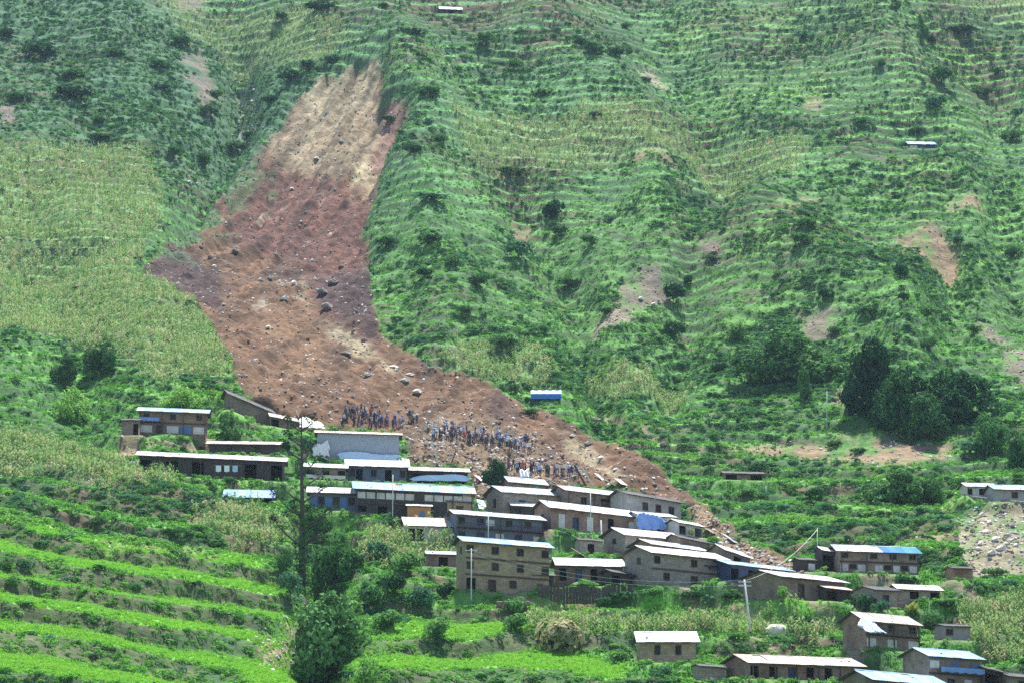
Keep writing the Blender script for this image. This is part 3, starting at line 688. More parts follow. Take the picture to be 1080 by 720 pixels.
m_ul = spread_mask(in_poly([(-80,-40),(90,-40),(250,66),(330,66),(280,150),(230,190),(180,190),(150,158),(-80,150)], 40, wob=20, seed=130))
C = lerp(C, (.042, .105, .062), m_ul * .7)
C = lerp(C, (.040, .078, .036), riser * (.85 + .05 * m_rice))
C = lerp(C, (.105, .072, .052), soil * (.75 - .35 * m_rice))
S = np.zeros(PX.shape + (3,)) + np.array((.165, .094, .056))
S = lerp(S, (.215, .130, .074), sstep(0, .7, fbm(XX / 9., YY / 22., 3, 51)))
S = lerp(S, (.090, .055, .045), sstep(.0, .6, fbm(XX / 6., YY / 24., 3, 53)))
S = lerp(S, (.122, .055, .044), m_purple * .9)
S = lerp(S, (.072, .046, .048), np.maximum(m_dark, m_dark2) * .9)
tan_n = sstep(-.5, .5, fbm((XX - .18 * YY) / 5., YY / 18., 4, 55))
S = lerp(S, (.33, .285, .185), m_tan * (.5 + .5 * tan_n))
S = lerp(S, (.21, .125, .10), m_redtop * .9)
S = lerp(S, (.38, .32, .21), np.clip(m_patch * sstep(.0, .5, n2) + np.maximum(m_streak, m_streak2) * sstep(-.5, .2, n2), 0, 1) * .85)
S = lerp(S, (.27, .20, .125), m_debris * .6)
S = lerp(S, (.30, .22, .13), m_tail * .8)
S = lerp(S, (.11, .15, .07), m_green * .8)
m_sl = m_slide * (1 - .25 * sstep(.3, .8, n2) * (1 - sc_up))
stk = fbm((XX - .2 * YY) / 2.2, YY / 26., 4, 57)
S *= (.59 + .58 * stk * (.6 + .4 * sc_up))[..., None]
S = lerp(S, (.24, .20, .15), .8 * sstep(.25, .6, fbm(XX / 2.6, YY / 4., 3, 58)) * sstep(.1, .6, fbm(XX / 14., YY / 18., 2, 59)))
m_veg = m_slide * spread_mask(in_poly([(160,200),(214,196),(262,150),(300,158),(262,204),(236,232),(200,262),(172,262)], 24, wob=18, seed=140)) * sstep(-.15, .3, fbm(XX / 5., YY / 9., 3, 61))
S = lerp(S, (.055, .115, .062), m_veg * .85)
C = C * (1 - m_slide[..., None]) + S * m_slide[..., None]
for b, cc in zip(bare, ((.13, .095, .085), (.19, .115, .085), (.215, .17, .13))):
    C = lerp(C, cc, b * .8 * sstep(-.7, .1, n2 + .4 * n1))
C = lerp(C, (.34, .31, .30), m_gul * .5 * sstep(.0, .5, n2))
pad_w = np.zeros(PX.shape)
for cx, cy, c, s, hw, hd, z, k in PADS:
    lx = (XX - cx) * c + (YY - cy) * s
    ly = -(XX - cx) * s + (YY - cy) * c
    near = np.hypot(np.maximum(np.abs(lx) - hw - .2, 0), np.maximum(np.abs(ly + .4) - hd - .2, 0))
    pad_w = np.maximum(pad_w, 1 - sstep(0, .9, near))
pad_w = np.maximum(pad_w, np.clip(m_path * 1.3, 0, 1))
C = lerp(C, (.20, .155, .115), pad_w * .85)
C *= (1 + .26 * n2)[..., None]

nr, nc = PX.shape
me = bpy.data.meshes.new('hillside')
co = np.stack([XX, YY, ZT], -1).reshape(-1, 3)
idx = (np.arange(nr - 1)[:, None] * nc + np.arange(nc - 1)[None, :]).reshape(-1)
quads = np.stack([idx, idx + 1, idx + nc + 1, idx + nc], -1)
me.vertices.add(len(co))
me.vertices.foreach_set('co', co.astype(np.float32).ravel())
me.loops.add(quads.size)
me.loops.foreach_set('vertex_index', quads.astype(np.int32).ravel())
me.polygons.add(len(quads))
me.polygons.foreach_set('loop_start', np.arange(0, quads.size, 4, dtype=np.int32))
me.polygons.foreach_set('use_smooth', np.ones(len(quads), bool))
me.update(calc_edges=True)
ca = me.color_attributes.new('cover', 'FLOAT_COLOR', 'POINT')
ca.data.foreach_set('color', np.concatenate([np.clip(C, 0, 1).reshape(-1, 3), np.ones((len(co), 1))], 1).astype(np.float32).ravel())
m, nt, N, L, P = nodes_of('ground_cover')
at_ = N.new('ShaderNodeAttribute'); at_.attribute_name = 'cover'
tc = N.new('ShaderNodeTexCoord')
nz = N.new('ShaderNodeTexNoise'); nz.inputs['Scale'].default_value = .9; nz.inputs['Detail'].default_value = 8; nz.inputs['Roughness'].default_value = .7
L.new(tc.outputs['Object'], nz.inputs['Vector'])
mr = N.new('ShaderNodeMapRange'); mr.inputs['From Min'].default_value = .3; mr.inputs['From Max'].default_value = .7; mr.inputs['To Min'].default_value = .55; mr.inputs['To Max'].default_value = 1.4
L.new(nz.outputs['Fac'], mr.inputs['Value'])
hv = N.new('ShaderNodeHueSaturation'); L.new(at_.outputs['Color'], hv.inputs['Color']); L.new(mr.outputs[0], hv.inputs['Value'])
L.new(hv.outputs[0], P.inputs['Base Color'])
P.inputs['Roughness'].default_value = .95
P.inputs['Specular IOR Level'].default_value = .1
bp = N.new('ShaderNodeBump'); bp.inputs['Strength'].default_value = .8; bp.inputs['Distance'].default_value = .5
L.new(nz.outputs['Fac'], bp.inputs['Height']); L.new(bp.outputs[0], P.inputs['Normal'])
hill = new_obj('hillside', me, mat=m)
hill['kind'] = 'structure'

# ------------------------------------------------------------------ plants that nobody could count: instanced tufts
def blades_mesh(name, n, h, r, w, lean, mat, seed=0, flop=.4):
    g = random.Random(seed)
    b = MB()
    for _ in range(n):
        a = g.uniform(0, 2 * math.pi)
        q = r * math.sqrt(g.random())
        x, y = q * math.cos(a), q * math.sin(a)
        d = g.uniform(0, 2 * math.pi)
        ln = lean * g.uniform(.4, 1.2)
        hh = h * g.uniform(.6, 1.15)
        dx, dy = math.cos(d), math.sin(d)
        ox, oy = -dy * w * .5, dx * w * .5
        mx, my, mz = x + dx * ln * .4, y + dy * ln * .4, hh * .65
        ex, ey, ez = x + dx * ln, y + dy * ln, hh * (1 - flop * g.random())
        b.quad((x - ox, y - oy, -.1), (x + ox, y + oy, -.1), (mx + ox, my + oy, mz), (mx - ox, my - oy, mz))
        b.tri((mx - ox, my - oy, mz), (mx + ox, my + oy, mz), (ex, ey, ez))
    return b.mesh(name, [MATS[mat]])

def clump_mesh(name, n, rx, rz, size, mat, seed=0, lobes=4, floor=-.15):
    """a lumpy mass of leaf-sized faces"""
    g = random.Random(seed)
    b = MB()
    L_ = [(g.uniform(-.5, .5) * rx, g.uniform(-.5, .5) * rx, g.uniform(.25, .6) * rz, g.uniform(.45, .75)) for _ in range(lobes)]
    for _ in range(n):
        cx, cy, cz, rr = g.choice(L_)
        v = Vector((g.gauss(0, 1), g.gauss(0, 1), g.gauss(0, 1) + .35)).normalized()
        k = g.uniform(.55, 1.0) ** .6
        p = Vector((cx + v.x * rx * rr * k, cy + v.y * rx * rr * k, max(floor, cz + v.z * rz * rr * k)))
        nrm = (v + Vector((g.uniform(-1, 1), g.uniform(-1, 1), g.uniform(-.4, 1))) * .9).normalized()
        t = nrm.orthogonal().normalized()
        t.rotate(Matrix.Rotation(g.uniform(0, 6.28), 3, nrm))
        u = nrm.cross(t)
        s = size * g.uniform(.6, 1.3)
        b.quad(p - t * s, p + u * s * .55 + nrm * s * .1, p + t * s, p - u * s * .55 + nrm * s * .1)
    return b.mesh(name, [MATS[mat]])

def maize_mesh(name, h, mat, seed):
    g = random.Random(seed)
    b = MB()
    b.bar((0, 0, -.1), (0.03, 0, h), .035, .015, 4)
    for k in range(9):
        z = h * (.18 + .085 * k)
        a = k * 2.5 + g.uniform(-.5, .5)
        dx, dy = math.cos(a), math.sin(a)
        l = g.uniform(.5, .8)
        ox, oy = -dy * .075, dx * .075
        p1 = (dx * l * .5, dy * l * .5, z + .28)
        b.quad((-ox * .5, -oy * .5, z), (ox * .5, oy * .5, z), (p1[0] + ox, p1[1] + oy, p1[2]), (p1[0] - ox, p1[1] - oy, p1[2]))
        b.tri((p1[0] - ox, p1[1] - oy, p1[2]), (p1[0] + ox, p1[1] + oy, p1[2]), (dx * l, dy * l, z - .05))
    for k in range(4):
        a = k * 1.6
        b.bar((0.03, 0, h), (.03 + .14 * math.cos(a), .14 * math.sin(a), h + .3), .02, .01, 3)
    return b.mesh(name, [MATS[mat]])

def stone_mesh(name, seed, mat, sub=2, flat=.7):
    bm = bmesh.new()
    bmesh.ops.create_icosphere(bm, subdivisions=sub, radius=1)
    g = random.Random(seed)
    cuts = [(Vector((g.uniform(-1, 1), g.uniform(-1, 1), g.uniform(-1, 1))).normalized(), g.uniform(.55, .9)) for _ in range(9)]
    for v in bm.verts:
        for nrm, d in cuts:
            t = v.co.dot(nrm)
            if t > d:
                v.co -= nrm * (t - d)
        v.co *= 1 + g.uniform(-.05, .05)
        v.co.z *= flat
    me = bpy.data.meshes.new(name)
    bm.to_mesh(me)
    bm.free()
    me.materials.append(MATS[mat])
    return me

CELL_W = np.abs((XX[:-1, 1:] - XX[:-1, :-1]) * (YY[1:, :-1] - YY[:-1, :-1]))
cell = lambda a: (a[:-1, :-1] + a[1:, 1:]) * .5
c_px, c_py, c_y = cell(PX), cell(PY), cell(YY)
VIS = ((c_px > -130) & (c_px < 1210) & (c_py > -60) & (c_py < 790) & (c_y > 150)) * CELL_W / np.maximum(c_y, 50) ** 1.7
c_slide, c_maize, c_rice, c_bush, c_bare, c_riser, c_pad = map(cell, (m_slide, m_maize, m_rice, m_bush, m_bare, riser, pad_w))
c_n1 = cell(n1)
c_ul = cell(m_ul)
c_n2 = cell(n2)

def scatter(name, dens, count, protos, smin, smax, label, cat, tilt_=.12, sink=0.0, zs=(.85, 1.2), row=None):
    p = (VIS * np.clip(dens, 0, None)).ravel()
    cs = np.cumsum(p)
    pick = np.searchsorted(cs, rng.random(count) * cs[-1])
    j, i = np.divmod(pick, nc - 1)
    a, b = rng.random(count), rng.random(count)
    f = lambda A: (A[j, i] * (1 - a) + A[j, i + 1] * a) * (1 - b) + (A[j + 1, i] * (1 - a) + A[j + 1, i + 1] * a) * b
    pts = np.stack([f(XX), f(YY), f(ZT) - sink], -1)
    scl = smin + (smax - smin) * rng.random(count) ** (4.0 if name == 'rubble' else 1.6)
    rot = np.stack([rng.normal(0, tilt_, count), rng.normal(0, tilt_, count), rng.random(count) * 6.283], -1)
    sx = np.ones(count)
    if row:
        rot[:, 2] = rng.normal(0, .25, count) + math.pi * rng.integers(0, 2, count)
        sx = 1 + (row - 1) * rng.random(count)
    s3 = np.stack([scl * sx, scl, scl * (zs[0] + (zs[1] - zs[0]) * rng.random(count))], -1)
    me = bpy.data.meshes.new(name)
    me.vertices.add(count)
    me.vertices.foreach_set('co', pts.astype(np.float32).ravel())
    for nm, arr in (('turn', rot), ('size', s3)):
        A = me.attributes.new(nm, 'FLOAT_VECTOR', 'POINT')
        A.data.foreach_set('vector', arr.astype(np.float32).ravel())
    me.update()
    o = new_obj(name, me)
    ng = bpy.data.node_groups.new(name + '_scatter', 'GeometryNodeTree')
    ng.interface.new_socket('Geometry', in_out='INPUT', socket_type='NodeSocketGeometry')
    ng.interface.new_socket('Geometry', in_out='OUTPUT', socket_type='NodeSocketGeometry')
    gn, gl = ng.nodes, ng.links
    gi, go = gn.new('NodeGroupInput'), gn.new('NodeGroupOutput')
    iop = gn.new('GeometryNodeInstanceOnPoints')
    jn = gn.new('GeometryNodeJoinGeometry')
    for pm in protos:
        po = bpy.data.objects.new(pm.name, pm)
        oi = gn.new('GeometryNodeObjectInfo')
        oi.inputs['Object'].default_value = po
        oi.inputs['As Instance'].default_value = True
        gl.new(oi.outputs['Geometry'], jn.inputs[0])
    gl.new(jn.outputs[0], iop.inputs['Instance'])
    iop.inputs['Pick Instance'].default_value = True
    rv = gn.new('FunctionNodeRandomValue'); rv.data_type = 'INT'
    [s for s in rv.inputs if s.name == 'Max' and s.type == 'INT'][0].default_value = len(protos) - 1
    gl.new([s for s in rv.outputs if s.type == 'INT'][0], iop.inputs['Instance Index'])
    for nm, sock in (('turn', 'Rotation'), ('size', 'Scale')):
        na = gn.new('GeometryNodeInputNamedAttribute'); na.data_type = 'FLOAT_VECTOR'
        na.inputs['Name'].default_value = nm
        gl.new(na.outputs['Attribute'], iop.inputs[sock])
    gl.new(gi.outputs[0], iop.inputs['Points'])
    gl.new(iop.outputs[0], go.inputs[0])
    md = o.modifiers.new('scatter', 'NODES')
    md.node_group = ng
    tag(o, label, cat, kind='stuff')
    return o

g_tuft = [blades_mesh('grass_tuft', 16, .75, .5, .13, .3, 'grass_blade', k) for k in range(3)]
w_tuft = [clump_mesh('weed_clump', 34, .75, .6, .20, 'grass_blade', k) for k in range(3)]
r_tuft = [blades_mesh('rice_tuft', 18, .6, .45, .10, .22, 'rice_blade', 20 + k, .2) for k in range(3)]
s_tuft = [clump_mesh('shrub_clump', 70, 1.0, .95, .22, m_, 30 + k) for k, m_ in enumerate(('leaf_mid', 'leaf_dark', 'leaf_teal', 'leaf_mid'))]
f_tuft = [clump_mesh('fern_clump', 50, .8, .7, .2, 'leaf_fresh', 50 + k) for k in range(2)]
z_tuft = [maize_mesh('maize_plant', 1.9, 'maize_leaf', k) for k in range(3)] + [maize_mesh('maize_plant', 2.0, 'maize_leaf', 4)] + [maize_mesh('maize_plant_dry', 1.7, 'leaf_dry', 7)]
open_ = np.clip(1 - c_slide + .8 * cell(m_veg), 0, 1) * (1 - c_bare) * (1 - c_pad)
grn = 1 - np.clip(c_maize + c_rice, 0, 1)
tread = 1 - .85 * c_riser
scatter('grass', open_ * (1 - .5 * c_ul) * (.25 + .75 * grn) * (1 - .8 * c_rice) * tread, 60000, g_tuft, .3, .7, 'rough green grass covering the terraced hillside', 'grass')
scatter('weeds', open_ * (grn * (1 - .4 * c_ul) * sstep(-.7, .3, c_n2) * (1 - .5 * c_riser) + .9 * c_rice * c_riser), 54000, w_tuft, .25, .7, 'leafy green weeds between the terraces', 'weeds', row=2.2)
scatter('fresh_ferns', open_ * grn * tread * (1 - .8 * c_ul) * (.15 + sstep(.0, .6, c_n1)), 18000, f_tuft, .25, .75, 'bright green low growth in patches on the hillside', 'ferns', row=2.0)
scatter('low_scrub', open_ * np.maximum(grn, .12 * c_riser) * (.02 + 1.6 * c_riser * sstep(-.5, .3, c_n1 + .6 * cell(fbm(XX / 14., YY / 30., 2, 171))) + .7 * c_bush * sstep(-.1, .5, c_n1 + .6 * c_n2) + .4 * c_ul) * (1 - .68 * sstep(390, 450, c_py)), 40000, s_tuft, .22, .72, 'dark low scrub lining the terrace banks', 'scrub', row=2.8)
scatter('rice_crop', (1 - c_slide) * c_rice * (1 - 1.0 * c_riser) * (1 - c_pad), 46000, r_tuft, .28, .48, 'bright green rice growing on the lower terraces', 'rice')
scatter('maize_crop', (1 - c_slide) * c_maize * (1 - .5 * c_riser) * (1 - c_pad), 26000, z_tuft, .6, 1.05, 'standing maize on pale yellowish green terraces', 'maize', .08)
st_p = [stone_mesh('rubble_stone', k, m_, 1) for k, m_ in enumerate(('rock_brown', 'rock_pale', 'rock_brown', 'rock_grey'))]
scatter('rubble', c_slide * (.4 + sstep(0, .6, c_n2)) + 2.2 * cell(m_debris) + 2.5 * cell(m_tail) + 1.1 * cell(bare[2]) + .5 * c_bare + 3 * cell(m_gul), 26000, st_p, .04, .42, 'loose stones and clods strewn over the landslide', 'rubble', .5)

# ------------------------------------------------------------------ houses
def window_part(root, x, z, w, h, k, th=.25, cross=True, shutter=None, side=False):
    b = MB()
    t = .09
    y0, y1 = -.05, .10
    b.box(x, x + t, y0, y1, z, z + h); b.box(x + w - t, x + w, y0, y1, z, z + h)
    b.box(x + t, x + w - t, y0, y1, z + h - t, z + h); b.box(x + t, x + w - t, y0 - .05, y1, z, z + t)
    if cross:
        b.box(x + w / 2 - .035, x + w / 2 + .035, y0 + .04, y1 - .03, z + t, z + h - t)
    o = new_obj('window', b.mesh('window', [MATS['timber']], shear=k), root)
    p = MB()
    p.box(x + t * .6, x + w - t * .6, .12, .15, z + t * .6, z + h - t * .6)
    new_obj('shutter' if shutter else 'pane', p.mesh('pane', [MATS[shutter or 'glass_dark']], shear=k), o)
    return o

def build_house(H, i):
    w, d, h, rise, ov, k, st = H['w'], H['d'], H['h'], H['rise'], H['ov'], H['shear'], H['st']
    g = random.Random(100 + i)
    root = bpy.data.objects.new(H['k'], None)
    col.objects.link(root)
    root.location = H['P']
    root.rotation_euler = (0, 0, R(H['th']))
    root.empty_display_size = .5
    tag(root, H['lab'], {'collapsed_house': 'house', 'lean_to': 'lean-to'}.get(H['k'], H['k']), 'houses of the hillside village')
    so = min(.5, w * .06)
    ww = w - 2 * so
    x0, x1 = -ww / 2, ww / 2
    slope = rise / (d / 2 + ov)
    hw = h + ov * slope - .05         # wall top at the front
    hb = hw
    sh = hw / st
    ops = []                           # openings x0,x1,z0,z1,kind
    panels = []
    for s, pat in enumerate(H['pat']):
        n = len(pat)
        bw = ww / n
        zb = s * sh
        for q, ch in enumerate(pat):
            cx = x0 + (q + .5) * bw
            if ch in 'wW':
                a = min(bw * .86, .85 if ch == 'w' else 1.5)
                hh = min(sh * .48, 1.05)
                ops.append((cx - a / 2, cx + a / 2, zb + sh * .32, zb + sh * .32 + hh, 'w'))
            elif ch == 'd':
                a = min(bw * .86, .95)
                ops.append((cx - a / 2, cx + a / 2, zb + .04, zb + min(sh * .76, 1.9), 'd'))
            elif ch == 'o':
                a = min(bw * .9, 1.7)
                ops.append((cx - a / 2, cx + a / 2, zb + .04 if s == 0 else zb + sh * .2, zb + sh * .78, 'o'))
            elif ch in 'pb':
                panels.append((cx - bw * .44, cx + bw * .44, zb + sh * (.12 if s == 0 else .3), zb + sh * .74, 'whitewash' if ch == 'p' else 'blue_paint'))
    b = MB()
    xs = sorted(set([x0, x1] + [o[0] for o in ops] + [o[1] for o in ops]))
    zs = sorted(set([-1.6, hw] + [o[2] for o in ops] + [o[3] for o in ops]))
    for xa, xb in zip(xs, xs[1:]):
        for za, zb in zip(zs, zs[1:]):
            cx, cz = (xa + xb) / 2, (za + zb) / 2
            if any(o[0] < cx < o[1] and o[2] < cz < o[3] for o in ops):
                continue
            b.quad((xa, 0, za), (xb, 0, za), (xb, 0, zb), (xa, 0, zb))
    for xa, xb, za, zb, _ in ops:
        t = .28
        b.quad((xa, 0, za), (xa, 0, zb), (xa, t, zb), (xa, t, za)); b.quad((xb, 0, zb), (xb, 0, za), (xb, t, za), (xb, t, zb))
        b.quad((xa, 0, zb), (xb, 0, zb), (xb, t, zb), (xa, t, zb)); b.quad((xb, 0, za), (xa, 0, za), (xa, t, za), (xb, t, za))
    for x, fl in ((x0, 1), (x1, -1)):
        n0 = len(b.v)
        b.v += [(x, 0, -1.6), (x, 0, hw), (x, d / 2, hw + slope * d / 2), (x, d, hb), (x, d, -1.6)]
        f = tuple(range(n0, n0 + 5))
        b.f.append(f if fl < 0 else f[::-1]); b.m.append(0)
    b.quad((x1, d, -1.6), (x0, d, -1.6), (x0, d, hb), (x1, d, hb))
    b.quad((x0, 0, -.3), (x1, 0, -.3), (x1, d, -.3), (x0, d, -.3))
    new_obj('wall', b.mesh('wall', [MATS[H['wall']]], shear=k), root)
    if H.get('endwall'):
        b = MB(); b.box(x1 - ww * .085, x1 + .03, -.04, d * .6, -.4, hw - .05)
        new_obj('end_wall', b.mesh('end_wall', [MATS[H['endwall']]], shear=k), root)
    for xa, xb, za, zb, kd in ops:
        if kd == 'w':
            window_part(root, xa, za, xb - xa, zb - za, k, shutter=('timber' if g.random() < .3 else None))
        elif kd == 'd':
            b = MB(); t = .1
            b.box(xa, xa + t, -.05, .12, za, zb); b.box(xb - t, xb, -.05, .12, za, zb); b.box(xa + t, xb - t, -.05, .12, zb - t, zb)
            fr_ = new_obj('door_frame', b.mesh('door_frame', [MATS['timber']], shear=k), root)
            b = MB(); b.box(xa + t, xb - t, .14, .19, za, zb - t)
            new_obj('door', b.mesh('door', [MATS[g.choice(('dark_board', 'timber', 'blue_board'))]], shear=k), fr_)
    for xa, xb, za, zb, mt in panels:
        b = MB(); b.box(xa, xb, -.06, .02, za, zb)
        new_obj('wall_panel', b.mesh('wall_panel', [MATS[mt]], shear=k), root)
    for s in range(1, st):
        b = MB(); b.box(x0 - .05, x1 + .05, -.12, .02, s * sh - .09, s * sh + .09)
        new_obj('floor_beam', b.mesh('floor_beam', [MATS['timber']], shear=k), root)
    if H.get('gw'):
        for s in range(st - 1 if st > 1 else 0, st):
            b = MB(); b.box(x0 - .05, x0 + .03, d * .42, d * .42 + .8, s * sh + sh * .32, s * sh + sh * .75)
            o = new_obj('gable_window', b.mesh('gable_window', [MATS['timber']], shear=k), root)
            b = MB(); b.box(x0 - .065, x0 - .045, d * .42 + .1, d * .42 + .7, s * sh + sh * .36, s * sh + sh * .71)
            new_obj('pane', b.mesh('pane', [MATS['glass_dark']], shear=k), o)
    if H.get('rail'):
        a, c = H['railx']
        xa, xb = x0 + a * ww, x0 + c * ww
        zb = (st - 1) * sh
        if st > 1 or True:
            b = MB(); b.box(xa, xb, -.75, -.13, zb + .02, zb + .12)
            new_obj('balcony_floor', b.mesh('balcony_floor', [MATS['timber']], shear=k), root)
            b = MB()
            b.box(xa, xb, -.74, -.68, zb + .62, zb + .70)
            nb = max(2, int((xb - xa) / .55))
            for q in range(nb + 1):
                xx = xa + (xb - xa) * q / nb
                b.box(xx - .03, xx + .03, -.74, -.68, zb + .12, zb + .62)
            rl = new_obj('railing', b.mesh('railing', [MATS['timber']], shear=k), root)
            if 'cloth' in H['rail'] or 'pale' in H['rail']:
                b = MB()
                nn = 14
                for q in range(nn):
                    xa_, xb_ = xa + (xb - xa) * q / nn, xa + (xb - xa) * (q + 1) / nn
                    ya, yb_ = -.77 - .05 * (q % 2), -.77 - .05 * ((q + 1) % 2)
                    b.quad((xa_, ya, zb + .1 + .06 * (q % 3)), (xb_, yb_, zb + .1 + .06 * ((q + 1) % 3)), (xb_, yb_, zb + .66), (xa_, ya, zb + .66))
                new_obj('railing_cloth', b.mesh('railing_cloth', [MATS[H['rail']]], shear=k), rl)
    if H.get('post'):
        np_ = H['post']
        for q in range(np_):
            xx = x0 + .1 + (ww - .2) * q / (np_ - 1)
            b = MB(); b.box(xx - .06, xx + .06, -ov + .02, -ov + .14, -.6, h + .02)
            new_obj('post', b.mesh('post', [MATS['timber']], shear=k), root)
    # roof: boarding and purlins under separate corrugated sheets
    r0, r1 = -w / 2, w / 2
    def rz(y):
        return h + (y + ov) * slope if y <= d / 2 else h + (d + ov - y) * slope
    b = MB()
    th = .07
    ya, yb, yc = -ov, d / 2, d + ov
    for y0_, y1_ in ((ya, yb), (yb, yc)):
        za, zb = rz(y0_), rz(y1_)
        n0 = len(b.v)
        b.v += [(r0, y0_, za - th), (r1, y0_, za - th), (r1, y1_, zb - th), (r0, y1_, zb - th), (r0, y0_, za), (r1, y0_, za), (r1, y1_, zb), (r0, y1_, zb)]
        for qd in ((0, 3, 2, 1), (4, 5, 6, 7), (0, 1, 5, 4), (1, 2, 6, 5), (2, 3, 7, 6), (3, 0, 4, 7)):
            b.f.append(tuple(n0 + t for t in qd)); b.m.append(0)
    roof = new_obj('roof', b.mesh('roof', [MATS['timber']], shear=k), root)
    ns = max(2, int(round(w / .95)))
    sw = w / ns
    def sheet(name, y0_, y1_, mat):
        b = MB()
        nx = 8
        for q in range(nx):
            a0, a1 = -.02 + (sw + .05) * q / nx, -.02 + (sw + .05) * (q + 1) / nx
            h0, h1 = .022 * (q % 2), .022 * ((q + 1) % 2)
            e0, e1 = rz(y0_) + .03, rz(y1_) + .03
            b.quad((a0, y0_, e0 + h0), (a1, y0_, e0 + h1), (a1, y1_, e1 + h1), (a0, y1_, e1 + h0))
        return b.mesh(name, [MATS[mat]], shear=k)
    fm = sheet('roof_sheet', -ov - .06, d / 2, H['roof'])
    fm2 = sheet('roof_sheet', -ov - .06, d / 2, H['roof2']) if H.get('roof2') else fm
    bm_ = sheet('rear_sheet', d + ov + .05, d / 2, H['roof'])
    for q in range(ns):
        xx = r0 + sw * q
        zz = .012 * (q % 2) + g.uniform(0, .02)
        o = new_obj('roof_sheet', fm2 if q >= ns * .5 else fm, roof)
        o.location = (xx, g.uniform(-.05, .03), k * xx + zz)
        o.rotation_euler = (g.gauss(0, .006), 0, g.gauss(0, .008))
        if g.random() < .13 and H['roof'] in ('tin_white', 'tin_pale', 'tin_blue'):
            o.material_slots[0].link = 'OBJECT'
            o.material_slots[0].material = MATS[g.choice(('tin_rusty', 'tin_rusty', 'tin_grey', 'tin_pale'))]
    b = MB()
    for q in range(ns):
        pass
    e0 = rz(d + ov)
    b.quad((r1, d + ov, e0 + .03), (r0, d + ov, e0 + .03), (r0, d / 2, rz(d / 2) + .03), (r1, d / 2, rz(d / 2) + .03))
    new_obj('rear_sheeting', b.mesh('rear_sheeting', [MATS[H['roof']]], shear=k), roof)
    b = MB()
    zr = rz(d / 2)
    b.quad((r0, d / 2 - .18, zr - .18 * slope + .07), (r1, d / 2 - .18, zr - .18 * slope + .07), (r1, d / 2, zr + .09), (r0, d / 2, zr + .09))
    b.quad((r0, d / 2, zr + .09), (r1, d / 2, zr + .09), (r1, d / 2 + .18, zr - .18 * slope + .07), (r0, d / 2 + .18, zr - .18 * slope + .07))
    new_obj('ridge_cap', b.mesh('ridge_cap', [MATS[H['roof']]], shear=k), roof)
    # stones that weigh the roof down
    for q in range(max(0, int(w / 4))):
        o = new_obj('roof_weight', st_p[q % 4], roof)
        yy = g.uniform(-ov + .3, d / 2 - .3)
        xx = g.uniform(r0 + .4, r1 - .4)
        o.location = (xx, yy, rz(yy) + .1 + k * xx)
        o.scale = (.14, .12, .1)
    H['root'] = root
    return root
for i, H in enumerate(HOUSES):
    build_house(H, i)

# ------------------------------------------------------------------ trees and bushes
def crown_mesh(name, lobes, n, size, mat, seed, shell=.55):
    """leaf-sized faces through the volume of several lobes; unit tree: height 1, trunk at the origin"""
    g = np.random.default_rng(seed)
    L_ = np.array(lobes, float)                      # x y z r
    pick = g.choice(len(L_), n, p=L_[:, 3] ** 2 / (L_[:, 3] ** 2).sum())
    v = g.normal(size=(n, 3))
    v /= np.linalg.norm(v, axis=1)[:, None]
    # twig clusters give an uneven outline with gaps
    k = 26
    cen = g.normal(size=(len(L_), k, 3))
    cen /= np.linalg.norm(cen, axis=2)[..., None]
    near = cen[pick, g.integers(0, k, n)]
    v = v * .42 + near
    v /= np.linalg.norm(v, axis=1)[:, None]
    rad = (shell + (1.08 - shell) * g.random(n) ** .7) * L_[pick, 3]
    p = L_[pick, :3] + v * rad[:, None] * np.array((1, 1, .85))
    nr_ = v + g.normal(size=(n, 3)) * .6 + np.array((0, 0, .35))
    nr_ /= np.linalg.norm(nr_, axis=1)[:, None]
    t = np.cross(nr_, g.normal(size=(n, 3)))
    t /= np.linalg.norm(t, axis=1)[:, None]
    u = np.cross(nr_, t)
    s = (size * (.6 + .8 * g.random(n)))[:, None]
    vv = np.stack([p - t * s, p + u * s * .6 + nr_ * s * .12, p + t * s, p - u * s * .6 + nr_ * s * .12], 1).reshape(-1, 3)
    me = bpy.data.meshes.new(name)
    me.from_pydata(vv.tolist(), [], np.arange(4 * n).reshape(-1, 4).tolist())
    me.materials.append(MATS[mat])
    me.update()
    return me

def trunk_mesh(name, lobes, h0, r, seed, mat='bark'):
    g = random.Random(seed)
    b = MB()
    p = Vector((0, 0, -.06))
    n = 5
    for q in range(n):
        z = -.06 + (h0 + .06) * (q + 1) / n
        nx = Vector((g.uniform(-.02, .02), g.uniform(-.02, .02), z))
        b.bar(p, nx, r * (1 - .5 * q / n), r * (1 - .5 * (q + 1) / n), 7)
        p = nx
    for l in lobes:
        c = Vector(l[:3])
        st_ = Vector((0, 0, h0 * g.uniform(.5, 1)))
        mid = st_.lerp(c, .5) + Vector((g.uniform(-.03, .03), g.uniform(-.03, .03), .02))
        b.bar(st_, mid, r * .42, r * .26, 5)
        b.bar(mid, c, r * .26, r * .08, 5)
        for _ in range(3):
            e = c + Vector((g.uniform(-1, 1), g.uniform(-1, 1), g.uniform(-.4, 1))) * l[3] * .8
            b.bar(mid.lerp(c, g.uniform(.2, .9)), e, r * .12, r * .03, 4)
    return b.mesh(name, [MATS[mat]])

def rand_lobes(seed, n, spread_, zlo, zhi, r0, r1):
    g = random.Random(seed)
    out = []
    for q in range(n):
        a = q * 2.399 + g.uniform(-.4, .4)
        rr = spread_ * math.sqrt((q + .5) / n)
        z = zlo + (zhi - zlo) * (1 - (rr / spread_) ** 2.2 * .45) * g.uniform(.12, 1) ** .7
        out.append((rr * math.cos(a), rr * math.sin(a), z, g.uniform(r0, r1)))
    return out

